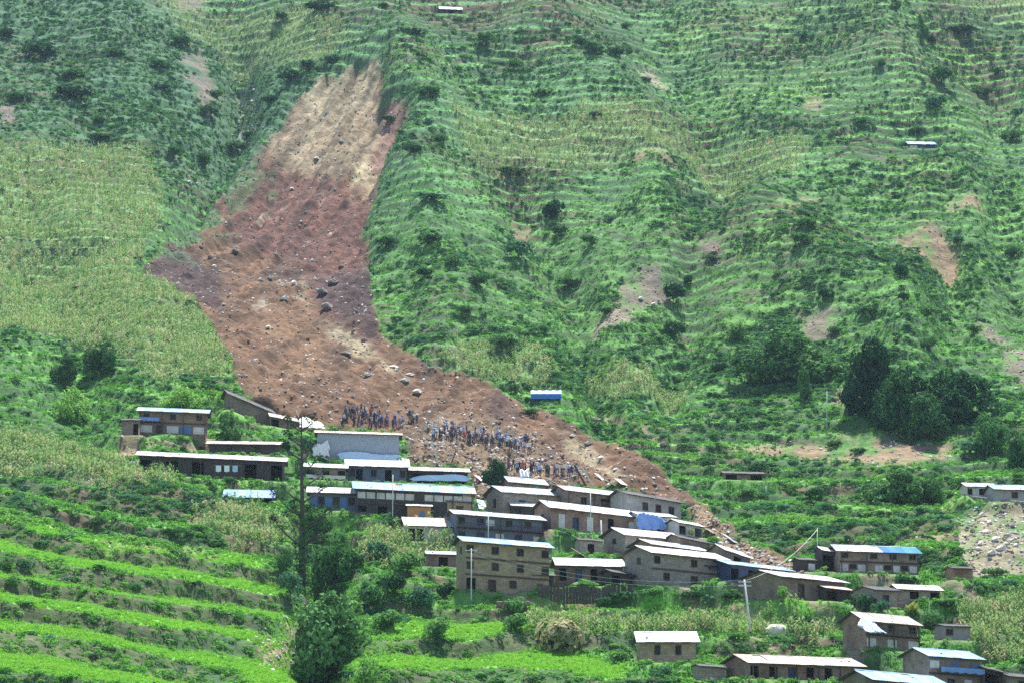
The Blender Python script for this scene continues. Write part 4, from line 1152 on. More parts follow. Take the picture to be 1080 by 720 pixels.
TREE = {}
for nm, (nl, spd, zlo, zhi, r0, r1, n, size, mat, seed) in {
        'broad': (15, .40, -.04, .74, .17, .25, 5200, .030, 'leaf_dark', 1), 'broad_b': (14, .38, -.04, .76, .16, .24, 4800, .030, 'leaf_dark', 2),
        'round': (13, .36, -.04, .74, .18, .26, 4200, .030, 'leaf_mid', 3), 'tall': (12, .34, .06, .84, .13, .20, 4200, .024, 'leaf_mid', 4),
        'tall_dark': (14, .38, .04, .85, .13, .20, 4600, .024, 'leaf_dark', 5), 'fresh': (10, .32, .0, .74, .18, .26, 2200, .034, 'leaf_fresh', 6)}.items():
    lb = rand_lobes(seed, nl, spd, zlo, zhi, r0, r1)
    TREE[nm] = (crown_mesh('crown', lb, n, size, mat, seed), trunk_mesh('trunk', lb, .3 if 'tall' not in nm else .5, .030 if 'tall' not in nm else .018, seed))
BUSH = {}
for nm, (nl, spd, n, mat, seed) in {'dark': (5, .34, 620, 'leaf_dark', 11), 'dark_b': (4, .36, 560, 'leaf_dark', 12), 'mid': (5, .34, 620, 'leaf_mid', 13), 'teal': (5, .36, 560, 'leaf_teal', 14), 'fresh': (4, .3, 520, 'leaf_fresh', 15), 'yellow': (3, .22, 320, 'leaf_yellow', 16)}.items():
    lb = rand_lobes(seed, nl, spd, .28, .62, .22, .34)
    BUSH[nm] = (crown_mesh('foliage', lb, n, .062, mat, seed, .5), trunk_mesh('stem', lb, .2, .03, seed))

def plant(name, meshes, part_names, px, py, wpx, hpx, label, cat, group=None, seed=0, sink=.0):
    g = random.Random(int(px * 13 + py * 7 + seed))
    p = at(px, py)
    mp = mpp_at(p)
    root = bpy.data.objects.new(name, None)
    col.objects.link(root)
    root.location = (p.x, p.y, p.z - sink)
    hz = hpx * mp
    wz = wpx * mp
    root.rotation_euler = (0, 0, g.uniform(0, 6.28))
    for nm, me_ in zip(part_names, meshes):
        o = new_obj(nm, me_, root)
    base_w = 1.12
    root.scale = (wz / base_w, wz / base_w, hz)
    tag(root, label, cat, group)
    return root

TREES = [
 ('broad', 832, 402, 116, 68, 'large dark tree with wide rounded crown, left one of the big right hand trees'),
 ('broad_b', 926, 438, 100, 100, 'tall dark leafy tree between the two big round trees on the right slope'),
 ('broad_b', 950, 454, 66, 80, 'dark tree leaning into the shaded gully right of the tall leafy tree'),
 ('broad', 1006, 448, 96, 76, 'large dark tree with domed crown, right one of the big right hand trees'),
 ('broad_b', 975, 462, 60, 60, 'dark lower tree filling the gully between the big right hand trees'),
 ('tall', 849, 424, 20, 46, 'slim pale green tree in front of the large dark tree'),
 ('broad_b', 945, 532, 66, 52, 'dark spreading tree above the two toned roof house'),
 ('round', 982, 530, 40, 44, 'round dark tree by the path right above the bare bank'),
 ('round', 1046, 476, 44, 52, 'mid green round tree near the right edge above the row houses'),
 ('round', 1076, 494, 40, 56, 'leafy green tree cut by the right edge of the picture'),
 ('round', 106, 396, 48, 48, 'dark round tree on the left slope above the blue roofed house'),
 ('broad_b', 68, 404, 30, 40, 'small dark tree left of the dark round tree on the left slope'),
 ('fresh', 77, 442, 48, 46, 'light green bushy tree below the dark trees on the left slope'),
 ('fresh', 190, 430, 54, 30, 'bright green low tree behind the far left blue roofed house'),
 ('tall', 242, 468, 38, 46, 'conical green tree between the far left house and the collapsed roof'),
 ('broad_b', 350, 716, 124, 122, 'large leafy tree rising from the gully at the bottom centre left'),
 ('round', 352, 622, 60, 84, 'rounded green tree right of the tall bare tree'),
 ('fresh', 386, 728, 52, 54, 'pale green bushy tree at the bottom edge right of the large gully tree'),
 ('broad_b', 521, 512, 30, 36, 'broken dark tree standing in the debris between the two crowds'),
 ('tall', 974, 46, 18, 40, 'thin tree standing out near the top right on the ridge'),
 ('tall', 945, 12, 14, 22, 'small tree at the top edge above the thin ridge tree'),
]
for kd, px, py, wp, hp, lab in TREES:
    plant('tree', TREE[kd], ('crown', 'trunk'), px, py, wp, hp * 1.12, lab, 'tree', 'trees on the slope', sink=hp * .14 * .16)

# tall thinly leaved tree in front of the left houses
p = at(318, 622)
mp = mpp_at(p)
bt = bpy.data.objects.new('bare_tree', None)
col.objects.link(bt)
bt.location = p
ht = 184 * mp
g = random.Random(77)
b = MB()
pts = [Vector((0, 0, -.5))]
for q in range(1, 13):
    pts.append(Vector((pts[-1].x + g.uniform(-.10, .13), pts[-1].y + g.uniform(-.1, .1), ht * q / 12)))
for q in range(12):
    b.bar(pts[q], pts[q + 1], .46 * (1 - q / 14), .46 * (1 - (q + 1) / 14), 7)
new_obj('trunk', b.mesh('trunk', [MATS['bark']]), bt)
tips = []
for q in range(30):
    t = g.uniform(.28, .98)
    s0 = pts[int(t * 12)]
    a = g.uniform(0, 6.28)
    l = g.uniform(1.6, 4.2) * (1.15 - t * .55)
    b = MB()
    mid = s0 + Vector((math.cos(a) * l * .55, math.sin(a) * l * .55, l * .35))
    end = mid + Vector((math.cos(a + .3) * l * .5, math.sin(a + .3) * l * .5, l * g.uniform(.2, .6)))
    b.bar(s0, mid, .15, .10, 5); b.bar(mid, end, .10, .03, 4)
    for _ in range(4):
        e = mid.lerp(end, g.uniform(.1, 1)) 
        f_ = e + Vector((g.uniform(-.7, .7), g.uniform(-.7, .7), g.uniform(.1, .8)))
        b.bar(e, f_, .045, .02, 3)
        tips.append(f_)
    tips.append(end)
    new_obj('branch', b.mesh('branch', [MATS['bark']]), bt)
lb = [(t.x, t.y, t.z, g.uniform(.28, .6)) for t in tips]
new_obj('leaves', crown_mesh('leaves', lb, 3600, .12, 'leaf_dark', 5, .3), bt)
lb = [(g.uniform(-.5, .5), g.uniform(-.5, .5), z, g.uniform(.5, .85)) for z in np.linspace(.4, ht * .42, 12)]
new_obj('creeper', crown_mesh('creeper', lb, 2200, .15, 'leaf_dark', 6, .5), bt)
tag(bt, 'tall thin tree with sparse leaves and dark trunk in front of the left houses', 'tree', 'trees on the slope')

ORD = ['leftmost', 'second from left', 'third from left', 'fourth from left', 'fifth from left', 'sixth from left', 'seventh from left', 'eighth from left', 'ninth from left', 'tenth from left', 'eleventh from left', 'twelfth from left', 'thirteenth from left', 'fourteenth from left', 'fifteenth from left', 'sixteenth from left', 'seventeenth from left', 'eighteenth from left', 'nineteenth from left', 'twentieth from left']
def ordinal(k):
    if k < 20:
        return ORD[k]
    tens = ['twenty', 'thirty', 'forty', 'fifty', 'sixty', 'seventy', 'eighty', 'ninety'][(k + 1) // 10 - 2]
    unit = ['', 'first', 'second', 'third', 'fourth', 'fifth', 'sixth', 'seventh', 'eighth', 'ninth'][(k + 1) % 10]
    return (tens[:-1] + 'ieth' if not unit else tens + ' ' + unit) + ' from left'
BUSHES = {
 'on the upper left slope beyond the landslide': [(43,62,42,20),(75,104,44,15),(20,108,26,13),(7,40,22,12),(120,60,32,9),(170,72,24,11),(77,82,32,11),(190,47,27,11),(220,124,24,15),(173,95,30,9),(183,166,22,13),(103,131,22,11),(247,160,26,13),(337,12,36,11),(297,22,22,9),(306,88,26,16),(325,76,26,14),(350,66,24,10),(110,148,32,9),(213,172,24,13),(227,103,22,9),(262,148,20,10),(285,110,18,12)],
 'on the terraces above the landslide head, centre top': [(405,8,12,6),(512,48,30,15),(440,37,24,9),(542,73,22,13),(453,101,30,11),(570,102,20,9),(627,124,14,7),(463,151,20,11),(437,162,22,10),(412,128,22,7)],
 'on the top terraces right of centre': [(613,50,20,12),(625,57,24,15),(653,60,27,12),(680,88,16,8),(847,42,22,11),(660,30,16,7)],
 'on the upper right ridge': [(983,46,16,10),(993,90,36,23),(988,114,27,16),(1050,79,17,11),(1037,101,28,9),(928,70,18,9),(1012,36,40,8),(1073,121,16,9),(1067,150,26,15),(967,141,18,9),(903,178,16,9),(850,240,26,11),(907,131,30,7)],
 'in the middle of the slope right of the landslide': [(410,260,34,11),(453,257,24,11),(447,292,22,11),(477,283,18,15),(503,303,34,17),(547,272,36,22),(600,304,36,15),(590,248,22,12),(623,258,24,12),(530,370,42,20),(573,352,11,10),(710,320,26,26),(710,357,26,22),(667,380,22,8),(627,454,22,11),(543,414,18,12),(697,411,16,8),(583,232,26,25),(537,184,42,8),(453,211,42,8),(640,330,20,8),(490,330,24,9),(560,436,20,8)],
 'on the right slope around the big dark trees': [(848,258,30,15),(750,276,20,9),(725,301,16,13),(777,360,24,22),(870,316,20,14),(950,296,18,22),(953,318,14,12),(977,336,32,15),(980,370,22,18),(913,332,26,11),(1068,271,22,14),(1027,352,18,12),(1050,462,32,18),(1023,478,32,16),(880,352,20,10),(760,392,22,12),(905,478,24,8),(800,498,24,14),(790,522,22,10),(860,524,24,12),(880,470,20,8),(1010,256,18,9)],
 'in the greenery left of the three storey house': [(335,560,26,26),(400,592,34,26),(430,604,34,26),(415,628,36,28),(445,640,30,26),(390,640,34,30),(462,672,32,24),(410,662,34,22),(372,600,30,24),(306,632,26,36),(300,606,22,30),(470,630,22,18),(545,648,24,22)],
 'between the village houses and lower right terraces': [(545,664,30,20),(660,632,30,12),(690,628,28,10),(730,630,28,10),(770,632,26,10),(910,648,26,26),(930,646,20,16),(850,664,44,18),(985,668,28,28),(888,630,20,14),(955,616,30,12),(1000,640,28,10),(900,600,20,12),(1048,608,30,12),(640,640,20,14),(700,712,24,12),(655,700,24,16),(1058,690,22,10)],
}
kinds = ['dark', 'dark_b', 'teal', 'dark', 'mid']
for area, lst in BUSHES.items():
    lst = sorted(lst)
    for k, (px, py, wp, hp) in enumerate(lst):
        kd = kinds[(k * 3 + int(py)) % 5]
        if 'greenery' in area:
            kd = ['mid', 'teal', 'mid', 'dark'][k % 4]
        plant('bush', BUSH[kd], ('foliage', 'stem'), px, py, wp * 1.05, hp * 1.15, f'bush {area}, {ordinal(k)}', 'bush', 'bushes ' + area, sink=.1)
for px, py, wp, hp, kd, lab in [(703,564,9,18,'yellow','slim yellow green shrub in front of the blue tarp'), (729,566,9,12,'yellow','small yellow green shrub at the tiny whitewashed house'), (752,588,18,16,'fresh','bright round bush between the white roofs'),
        (826,634,14,22,'fresh','leafy young plant against the wide blank gable'), (868,632,16,20,'fresh','leafy young plant in front of the long white roofed brown house'), (470,572,12,16,'fresh','small leafy plant before the bright white roof'), (963,648,22,18,'yellow','yellow green shrub above the pinkish rusty roof'), (288,470,36,14,'fresh','bright shrub below the tilted collapsed roof')]:
    plant('shrub', BUSH[kd], ('foliage', 'stem'), px, py, wp, hp, lab, 'shrub')
# dried stalk heap below the plank fence
dry = clump_mesh('stalks', 420, 1.0, 1.0, .16, 'leaf_dry', 9, 5)
plant('dry_stalk_heap', (dry,), ('stalks',), 597, 684, 36, 30, 'heap of dry pale stalks on the terrace below the plank fence', 'stalk heap')

# ------------------------------------------------------------------ boulders
ST = [stone_mesh('boulder', 40 + k, m_, 3, .75) for k, m_ in enumerate(('rock_pale', 'rock_dun', 'rock_brown', 'rock_pale', 'rock_brown'))]
def boulder(px, py, wp, hp, kind, lab, group=None):
    p = at(px, py)
    mp = mpp_at(p)
    g = random.Random(int(px * 31 + py))
    o = new_obj('boulder', ST[kind])
    o.location = (p.x, p.y, p.z + hp * mp * .22)
    o.scale = (wp * mp * .42, wp * mp * .42 * g.uniform(.7, 1), hp * mp * .55)
    o.rotation_euler = (0, 0, g.uniform(-.5, .5))
    tag(o, lab, 'boulder', group)
boulder(818, 671, 34, 24, 3, 'big white boulder on the grass beside the leaning pole')
BD = {'on the landslide': [(283,346,9,5,0),(365,374,16,6,1),(388,396,12,6,0),(427,402,14,6,0),(440,414,15,7,0),(248,266,9,6,1),(300,316,12,6,0),(310,300,10,7,0),(340,310,14,10,1),(345,326,16,11,1),(352,300,14,9,1),(236,322,7,4,0),(262,360,5,4,2),(240,250,7,5,0),(222,272,7,5,1),(226,282,7,5,0),(212,262,6,5,1),(415,388,16,5,0),(432,396,14,5,0),(285,294,9,5,0),(275,296,8,5,0),(256,390,6,4,2),(325,358,6,4,2),(384,360,8,6,1),(376,330,8,6,1),(330,276,7,5,0),(360,282,7,5,1),(308,200,7,4,0),(334,168,9,4,0),(360,150,8,4,0),(345,120,6,4,0),(620,468,10,5,0),(634,484,12,6,0),(650,496,10,5,0),(604,460,9,4,0),(690,512,8,5,2),(712,528,9,5,2),(528,442,8,4,2),(488,424,7,4,2)],
      'in the rock slide at the right edge': [(1036,544,9,7,0),(1044,552,10,7,0),(1040,562,12,7,0),(1050,570,14,8,0),(1056,580,16,9,0),(1046,584,12,7,0),(1062,566,9,6,1),(1030,536,8,5,0),(1068,556,8,6,1),(1034,574,8,6,0),(1026,560,7,5,1),(1060,540,8,5,1),(1072,576,9,6,0)],
      'in the stony stream bed at upper left': [(262,116,6,4,0),(266,108,6,4,0),(258,124,6,4,0),(268,96,5,4,0),(200,194,9,6,0),(208,196,9,6,0),(205,78,6,4,1)],
      'on the green slope right of the slide': [(680,436,14,7,1),(628,444,16,8,1),(700,470,10,7,1),(668,448,8,6,2),(752,268,12,6,2),(690,322,10,5,0),(676,316,8,5,0)]}
for area, lst in BD.items():
    for k, (px, py, wp, hp, kd) in enumerate(sorted(lst)):
        boulder(px, py, wp, hp, kd, f'{["pale", "dun", "brown"][kd]} boulder {area}, {ordinal(k)}', 'boulders ' + area)

# ------------------------------------------------------------------ tarps
def tarp(px, py, wp, hp, mat, lab, yaw=0.0, lean=.35, lift=0.0, seed=0, front=0.0):
    """a sheet hung or thrown over something: wavy cloth with folds and a hem"""
    p = at(px, py)
    if front:
        p = Vector(march(px, py, base_h)) if front == 1 else p
    mp = mpp_at(p)
    w, h = wp * mp, hp * mp
    nx, nz = 22, 10
    b = MB()
    G = []
    for j in range(nz + 1):
        for i in range(nx + 1):
            u, v = i / nx, j / nz
            f = .14 * math.sin(u * 17 + seed + v * 3) * (1 - v * .5) + .10 * math.sin(u * 41 + v * 9 + seed)
            sag = .10 * h * math.sin(u * math.pi * 3 + seed) * (v == 1 or v > .85)
            top = .84 + .16 * math.sin(u * 4.1 + seed * 1.7) - .2 * abs(2 * u - 1) ** 4
            G.append(((u - .5) * w * (1 + .06 * math.sin(v * 9 + seed)), -lean * h * (1 - v) + f * .8, h * top * v - sag * .5 + .06 * math.sin(u * 23 + seed) * (1 - v)))
    b.v = G
    for j in range(nz):
        for i in range(nx):
            a = j * (nx + 1) + i
            b.f.append((a, a + 1, a + nx + 2, a + nx + 1)); b.m.append(0)
    o = new_obj('tarp', b.mesh('tarp', [MATS[mat]], True))
    md = o.modifiers.new('thick', 'SOLIDIFY'); md.thickness = .02
    o.location = p + Vector((0, 0, lift))
    o.rotation_euler = (0, 0, R(yaw))
    tag(o, lab, 'tarp')
    return o
def house_front(lab_part, fx, out, z, k_=None):
    """a point before the front wall of the house whose label holds the words"""
    H = next(h for h in HOUSES if lab_part in h['lab'])
    t = R(H['th'])
    lx, ly = fx * H['w'], -out
    return Vector((H['P'][0] + lx * math.cos(t) - ly * math.sin(t), H['P'][1] + lx * math.sin(t) + ly * math.cos(t), H['P'][2] + z + H['shear'] * lx)), H
def tarp_on(lab_part, fx, out, z, w, h, mat, lab, lean=.3, seed=0, dyaw=0):
    P_, H = house_front(lab_part, fx, out, z)
    o = tarp(540, 500, 10, 10, mat, lab, 0, lean, 0, seed)
    mp = mpp_at(at(540, 500))
    o.scale = (w / (10 * mp), 1, h / (10 * mp))
    o.location = P_
    o.rotation_euler = (0, 0, R(H['th'] + dyaw))
    return o
tarp_on('tall grey sheet metal', .12, .9, .05, 9.0, 1.5, 'cloth_pale_blue', 'wide pale tarp hung along the foot of the grey sheet metal building', .4, 1)
tarp_on('tall grey sheet metal', -.42, .8, .5, 2.6, 2.6, 'cloth_white', 'crumpled white sheet at the left end of the grey sheet metal building', .3, 2, 20)
tarp_on('pale tarp across its front', 0, .7, .35, 8.4, 1.0, 'cloth_pale_blue', 'long pale blue tarp strung across the dark house front', .3, 3)
tarp_on('half covered by a large blue tarp', -.22, .9, .1, 4.0, 2.2, 'cloth_blue', 'large blue tarp hanging on the whitewashed house', .3, 4)
tarp_on('white patches on red walls', .40, .8, .0, 2.4, 1.4, 'cloth_blue', 'small blue tarp at the right end of the long white patched house', .35, 5)
tarp_on('white patches on red walls', .53, .9, .2, 2.6, 1.7, 'cloth_white', 'white tarp between the two blue tarps', .35, 6)
tarp_on('three white ground floor', -.52, .9, 1.5, 3.4, 1.5, 'cloth_pale_blue', 'pale tarp awning on the left side of the house with pinkish roof', 1.0, 7, 30)
tarp(327, 453, 26, 13, 'cloth_white', 'white crumpled sheeting at the wreck left of the grey metal building', 14, 1.1, .1, 8)
tarp(553, 503, 10, 11, 'cloth_white', 'small peaked white sheet just below the lower crowd', 5, .5, 0, 9)

# blue tarp shelter alone on the slope
p = at(576, 420)
mp = mpp_at(p)
sh_root = bpy.data.objects.new('tarp_shelter', None)
col.objects.link(sh_root)
sh_root.location = p
w_, h_ = 32 * mp, 9.5 * mp
b = MB()
n = 16
for q in range(n):
    xa, xb = (q / n - .5) * w_, ((q + 1) / n - .5) * w_
    s0, s1 = .05 * math.sin(q * 1.7), .05 * math.sin(q * 1.7 + 1.7)
    b.quad((xa, -.9 + s0, .45), (xb, -.9 + s1, .45), (xb, 1.2, h_ + s1), (xa, 1.2, h_ + s0))
    b.quad((xa, 1.2, h_ + s0), (xb, 1.2, h_ + s1), (xb, 3.2, .3), (xa, 3.2, .3))
new_obj('roof_tarp', b.mesh('roof_tarp', [MATS['cloth_pale_blue']], True), sh_root)
b = MB()
for q in range(n):
    xa, xb = (q / n - .5) * w_, ((q + 1) / n - .5) * w_
    s0, s1 = .05 * math.sin(q * 1.7), .05 * math.sin(q * 1.7 + 1.7)
    b.quad((xa, -.95 + s0, -.15), (xb, -.95 + s1, -.15), (xb, -.92 + s1, .75), (xa, -.92 + s0, .75))
new_obj('front_tarp', b.mesh('front_tarp', [MATS['tin_deep_blue']], True), sh_root)
for sx in (-.48, .48):
    b = MB(); b.bar((sx * w_, 1.2, -.4), (sx * w_, 1.2, h_), .05, .04, 6)
    new_obj('pole', b.mesh('pole', [MATS['timber']]), sh_root)
tag(sh_root, 'blue tarp shelter standing alone on the green slope right of the landslide', 'shelter')

# ------------------------------------------------------------------ poles, wires, fence, walls, beams
def utility_pole(px0, py0, px1, py1, r, lab, arms=1):
    p = at(px0, py0)
    mp = mpp_at(p)
    root = bpy.data.objects.new('utility_pole', None)
    col.objects.link(root)
    root.location = p
    hh = (py0 - py1) * mp
    dx = (px1 - px0) * mp
    b = MB()
    b.bar((0, 0, -.6), (dx, 0, hh), r, r * .65, 8)
    new_obj('shaft', b.mesh('shaft', [MATS['pole_paint']], True), root)
    for q in range(arms):
        b = MB(); z = hh * (.96 - .07 * q)
        b.box(dx * .96 - .7, dx * .96 + .7, -.05 - r, .05 - r, z - .05, z + .05)
        a = new_obj('crossarm', b.mesh('crossarm', [MATS['pole_paint']]), root)
        for s in (-.6, -.2, .2, .6):
            b = MB(); b.bar((dx * .96 + s, -r, z + .05), (dx * .96 + s, -r, z + .2), .045, .03, 6)
            new_obj('insulator', b.mesh('insulator', [MATS['insulator']]), a)
    tag(root, lab, 'pole', 'poles in the village')
    return p + Vector((dx, 0, hh * .96))
tA = utility_pole(793, 671, 786, 611, .13, 'leaning pale utility pole beside the bright rice strip', 2)
tB = utility_pole(635, 584, 634, 548, .12, 'short pale pole by the little square stone shed', 0)
tC = utility_pole(623, 566, 623, 518, .07, 'thin pole in front of the long white patched house', 0)
tD = utility_pole(414, 549, 414, 500, .07, 'thin pale pole before the wide house with balcony panels', 0)
tE = utility_pole(515, 574, 515, 540, .07, 'thin pole before the dark two storey balcony house', 0)
tF = utility_pole(872, 452, 873, 412, .08, 'lone pale pole on the slope below the big dark trees', 1)
tG = utility_pole(862, 602, 863, 556, .05, 'thin pole left of the half blue roof', 0)
tH = utility_pole(808, 522, 808, 512, .05, 'short post on the green slope right of the slide', 0)
tI = utility_pole(497, 632, 497, 578, .08, 'thin pole against the left side of the three storey house front', 1)
def wire(a, b_, sag, lab):
    b = MB()
    pv_ = None
    for q in range(17):
        t = q / 16
        v = Vector(a).lerp(Vector(b_), t) - Vector((0, 0, sag * 4 * t * (1 - t)))
        if pv_ is not None:
            b.bar(pv_, v, .02, .02, 4)
        pv_ = v
    o = new_obj('power_line', b.mesh('power_line', [MATS['wire']]))
    tag(o, lab, 'wire', 'power lines')
for k, dz in enumerate((0, -.5)):
    wire(tI + Vector((.2, -.1, dz)), tA + Vector((-.3 + .3 * k, -.15, dz + .2)), 1.4, ['upper', 'lower'][k] + ' power line sagging across the three storey house to the leaning pole')
wire(tA + Vector((.3, -.1, .2)), tG, .9, 'power line from the leaning pole up to the thin pole by the half blue roof')

def plank_fence(px0, py0, px1, py1, hpx, n, lab):
    a, c = at(px0, py0), at(px1, py1)
    root = bpy.data.objects.new('plank_fence', None)
    col.objects.link(root)
    root.location = a
    d = c - a
    hz = hpx * mpp_at(a)
    g = random.Random(3)
    pl = MB(); wd = d.length / n
    pl.box(-wd * .46, wd * .46, -.03, .03, -.4, hz)
    pm = pl.mesh('plank', [MATS['dark_board']])
    ang = math.atan2(d.y, d.x)
    for q in range(n):
        v = d * ((q + .5) / n)
        o = new_obj('plank', pm, root)
        gz = float(ground(a.x + v.x, a.y + v.y)) - a.z
        o.location = (v.x, v.y, max(min(gz, v.z + .5), v.z - .5))
        o.rotation_euler = (0, g.gauss(0, .02), ang)
        o.scale = (1, 1, g.uniform(.88, 1.08))
    b = MB()
    for z in (.25, .8):
        b.bar(Vector((0, .07, hz * z)), d + Vector((0, .07, hz * z)), .05, .05, 4)
    new_obj('rail', b.mesh('rail', [MATS['timber']]), root)
    tag(root, lab, 'fence')
plank_fence(566, 628, 668, 628, 14, 30, 'dark plank fence below the low brown house, right of the three storey house')

def stone_wall(px0, py0, px1, py1, hpx, lab, mat):
    """dry wall of separate stones"""
    a, c = at(px0, py0), at(px1, py1)
    root = bpy.data.objects.new('stone_wall', None)
    col.objects.link(root)
    root.location = a
    d = c - a
    mp = mpp_at(a)
    hz = hpx * mp
    rows = max(2, int(hz / .32))
    n = max(4, int(d.length / .7))
    g = random.Random(8)
    b = MB(); b.box(-.5, .5, -.5, .5, -.5, .5)
    bm = bmesh.new()
    bmesh.ops.create_cube(bm, size=1)
    bmesh.ops.bevel(bm, geom=bm.edges[:], offset=.12, segments=1, affect='EDGES')
    me = bpy.data.meshes.new('stone'); bm.to_mesh(me); bm.free()
    me.materials.append(MATS[mat])
    ang = math.atan2(d.y, d.x)
    for r_ in range(rows):
        for q in range(n):
            t = (q + .5 + .5 * (r_ % 2)) / n
            v = d * t
            o = new_obj('stone', me, root)
            o.location = (v.x + g.uniform(-.03, .03), v.y + g.uniform(-.06, .06), v.z + hz * (r_ + .5) / rows - .15)
            o.rotation_euler = (g.uniform(-.06, .06), g.uniform(-.06, .06), ang)
            o.scale = (d.length / n * g.uniform(.9, 1.04), .5, hz / rows * g.uniform(.92, 1.06))
    tag(root, lab, 'wall', kind='thing')
stone_wall(96, 492, 144, 491, 6, 'low pale dry stone wall left of the very long house', 'rock_pale')
stone_wall(520, 641, 556, 641, 9, 'brown stone retaining wall under the right half of the three storey house', 'rock_brown')
stone_wall(1010, 524, 1078, 531, 4, 'low stone wall edging the path under the row houses', 'rock_grey')

def beam(px0, py0, px1, py1, r, mat, lab, dy=0):
    a = at(px0, py0)
    mp = mpp_at(a)
    root = new_obj('beam', None)
    b = MB()
    e = Vector(((px1 - px0) * mp, dy, (py0 - py1) * mp))
    L_ = e.length
    b.box(-r, r, -r * .6, r * .6, -.3, L_)
    o = bpy.data.objects.new('beam', b.mesh('beam', [MATS[mat]]))
    bpy.data.objects.remove(root)
    col.objects.link(o)
    o.location = a
    o.rotation_euler = e.to_track_quat('Z', 'Y').to_euler()
    tag(o, lab, 'beam', 'timbers in the debris', kind='thing')
BEAMS = [(463,490,455,465,.22,'pale_timber','tall pale plank leaning upright in the debris below the crowd'), (458,469,471,466,.10,'pale_timber','thin pale stick lying near the tall leaning plank'),
         (476,488,481,474,.12,'timber','dark beam slanting in the debris right of the tall leaning plank'), (494,482,482,477,.12,'orange_board','reddish beam lying in the debris above the pale tarp'),
         (619,514,606,490,.22,'dark_board','long dark beam leaning steeply at the right end of the lower crowd'), (627,514,614,492,.16,'pale_timber','pale beam leaning beside the long dark beam'),
         (632,514,650,508,.14,'pale_timber','pale plank lying right of the steep dark beam'), (300,444,330,436,.14,'dark_board','dark beam thrown across the wreck by the collapsed roof'), (318,446,312,432,.12,'pale_timber','pale beam end standing up at the wreck by the collapsed roof'),
         (236,414,228,405,.10,'timber','rafter end sticking out of the tilted collapsed roof'), (440,484,452,480,.10,'timber','short dark timber left of the tall leaning plank'), (590,512,575,508,.12,'pale_timber','pale plank lying under the lower crowd'),
         (744,556,760,552,.12,'timber','dark timber at the slide edge by the tiny whitewashed house'), (575,598,560,606,.08,'timber','loose timber beside the three storey house wall')]
for bm_ in BEAMS:
    beam(*bm_)

b = MB()
for q in range(10):
    b.quad((-.45 + .09 * q, -1.1, .03 * (q % 2)), (-.36 + .09 * q, -1.1, .03 * ((q + 1) % 2)), (-.36 + .09 * q, 1.1, .03 * ((q + 1) % 2) + .12), (-.45 + .09 * q, 1.1, .03 * (q % 2) + .12))
LS = [b.mesh('loose_roof_sheet', [MATS[m_]]) for m_ in ('tin_pale', 'tin_rusty', 'tin_white')]
for px, py, kd, rx, rz_, lab in [(585,511,0,.5,1.2,'pale roof sheet lying under the lowest crowd row'), (634,506,2,.6,.9,'white roof sheet lying beside the steep dark beam'), (646,513,2,.5,1.4,'white roof sheet behind the blue balcony cloth house'), (655,510,1,.4,.5,'rusty roof sheet on the slide above the grey plastered house'),
        (746,560,1,.5,1.1,'rusty roof sheet at the slide edge right of the tiny whitewashed house'), (302,450,2,.6,.4,'white roof sheet in the wreck below the collapsed roof'), (345,487,0,.4,1.5,'pale roof sheet at the left foot of the grey metal building'), (428,489,1,.5,.2,'rusty roof sheet right of the grey metal building'),
        (507,507,2,.5,.8,'white roof sheet in the debris left of the broken tree'), (512,524,1,.4,1.3,'rusty roof sheet in the tan debris left of the gabled stone house'), (508,534,0,.6,.3,'pale roof sheet low in the tan debris by the ochre end wall'), (770,570,0,.5,.9,'pale roof sheet on the tan tail of the slide'), (560,506,2,.6,1.7,'white roof sheet near the small peaked white sheet'), (612,586,1,.5,1.2,'rusty roof sheet below the little square stone shed')]:
    p = at(px, py)
    o = new_obj('loose_roof_sheet', LS[kd])
    o.location = p + Vector((0, 0, .25))
    o.rotation_euler = (rx, .15, rz_)
    o.scale = (1.3, 1.1, 1)
    tag(o, lab, 'roof sheet', 'loose roof sheets in the debris', kind='thing')

# white cloths drying before the long house
def washing(lab_part, f0, f1, out, z, cols, lab):
    a, H = house_front(lab_part, f0, out, 0)
    c, _ = house_front(lab_part, f1, out, 0)
    root = bpy.data.objects.new('washing_line', None)
    col.objects.link(root)
    root.location = a
    d = c - a
    L_ = d.length
    root.rotation_euler = (0, 0, R(H['th']))
    for x in (0, L_):
        b = MB(); b.bar((x, 0, -.5), (x, 0, z + .1), .045, .04, 6)
        new_obj('post', b.mesh('post', [MATS['timber']]), root)
    b = MB(); b.bar((0, 0, z), (L_, 0, z), .015, .015, 4)
    new_obj('rope', b.mesh('rope', [MATS['wire']]), root)
    for k, m_ in enumerate(cols):
        x = L_ * (k + .6) / (len(cols) + .3)
        b = MB()
        for q in range(4):
            x0_, x1_ = x + .17 * q - .34, x + .17 * q - .17
            b.quad((x0_, -.03 * (q % 2), z - .8 - .05 * (q % 3)), (x1_, -.03 * ((q + 1) % 2), z - .8 - .05 * ((q + 1) % 3)), (x1_, 0, z), (x0_, 0, z))
        new_obj('cloth', b.mesh('cloth', [MATS[m_]]), root)
    tag(root, lab, 'washing line')
washing('very long low dark', .02, .2, 1.6, 1.6, ('cloth_white', 'cloth_white', 'cloth_pale_blue'), 'washing line with white cloths before the very long low house')

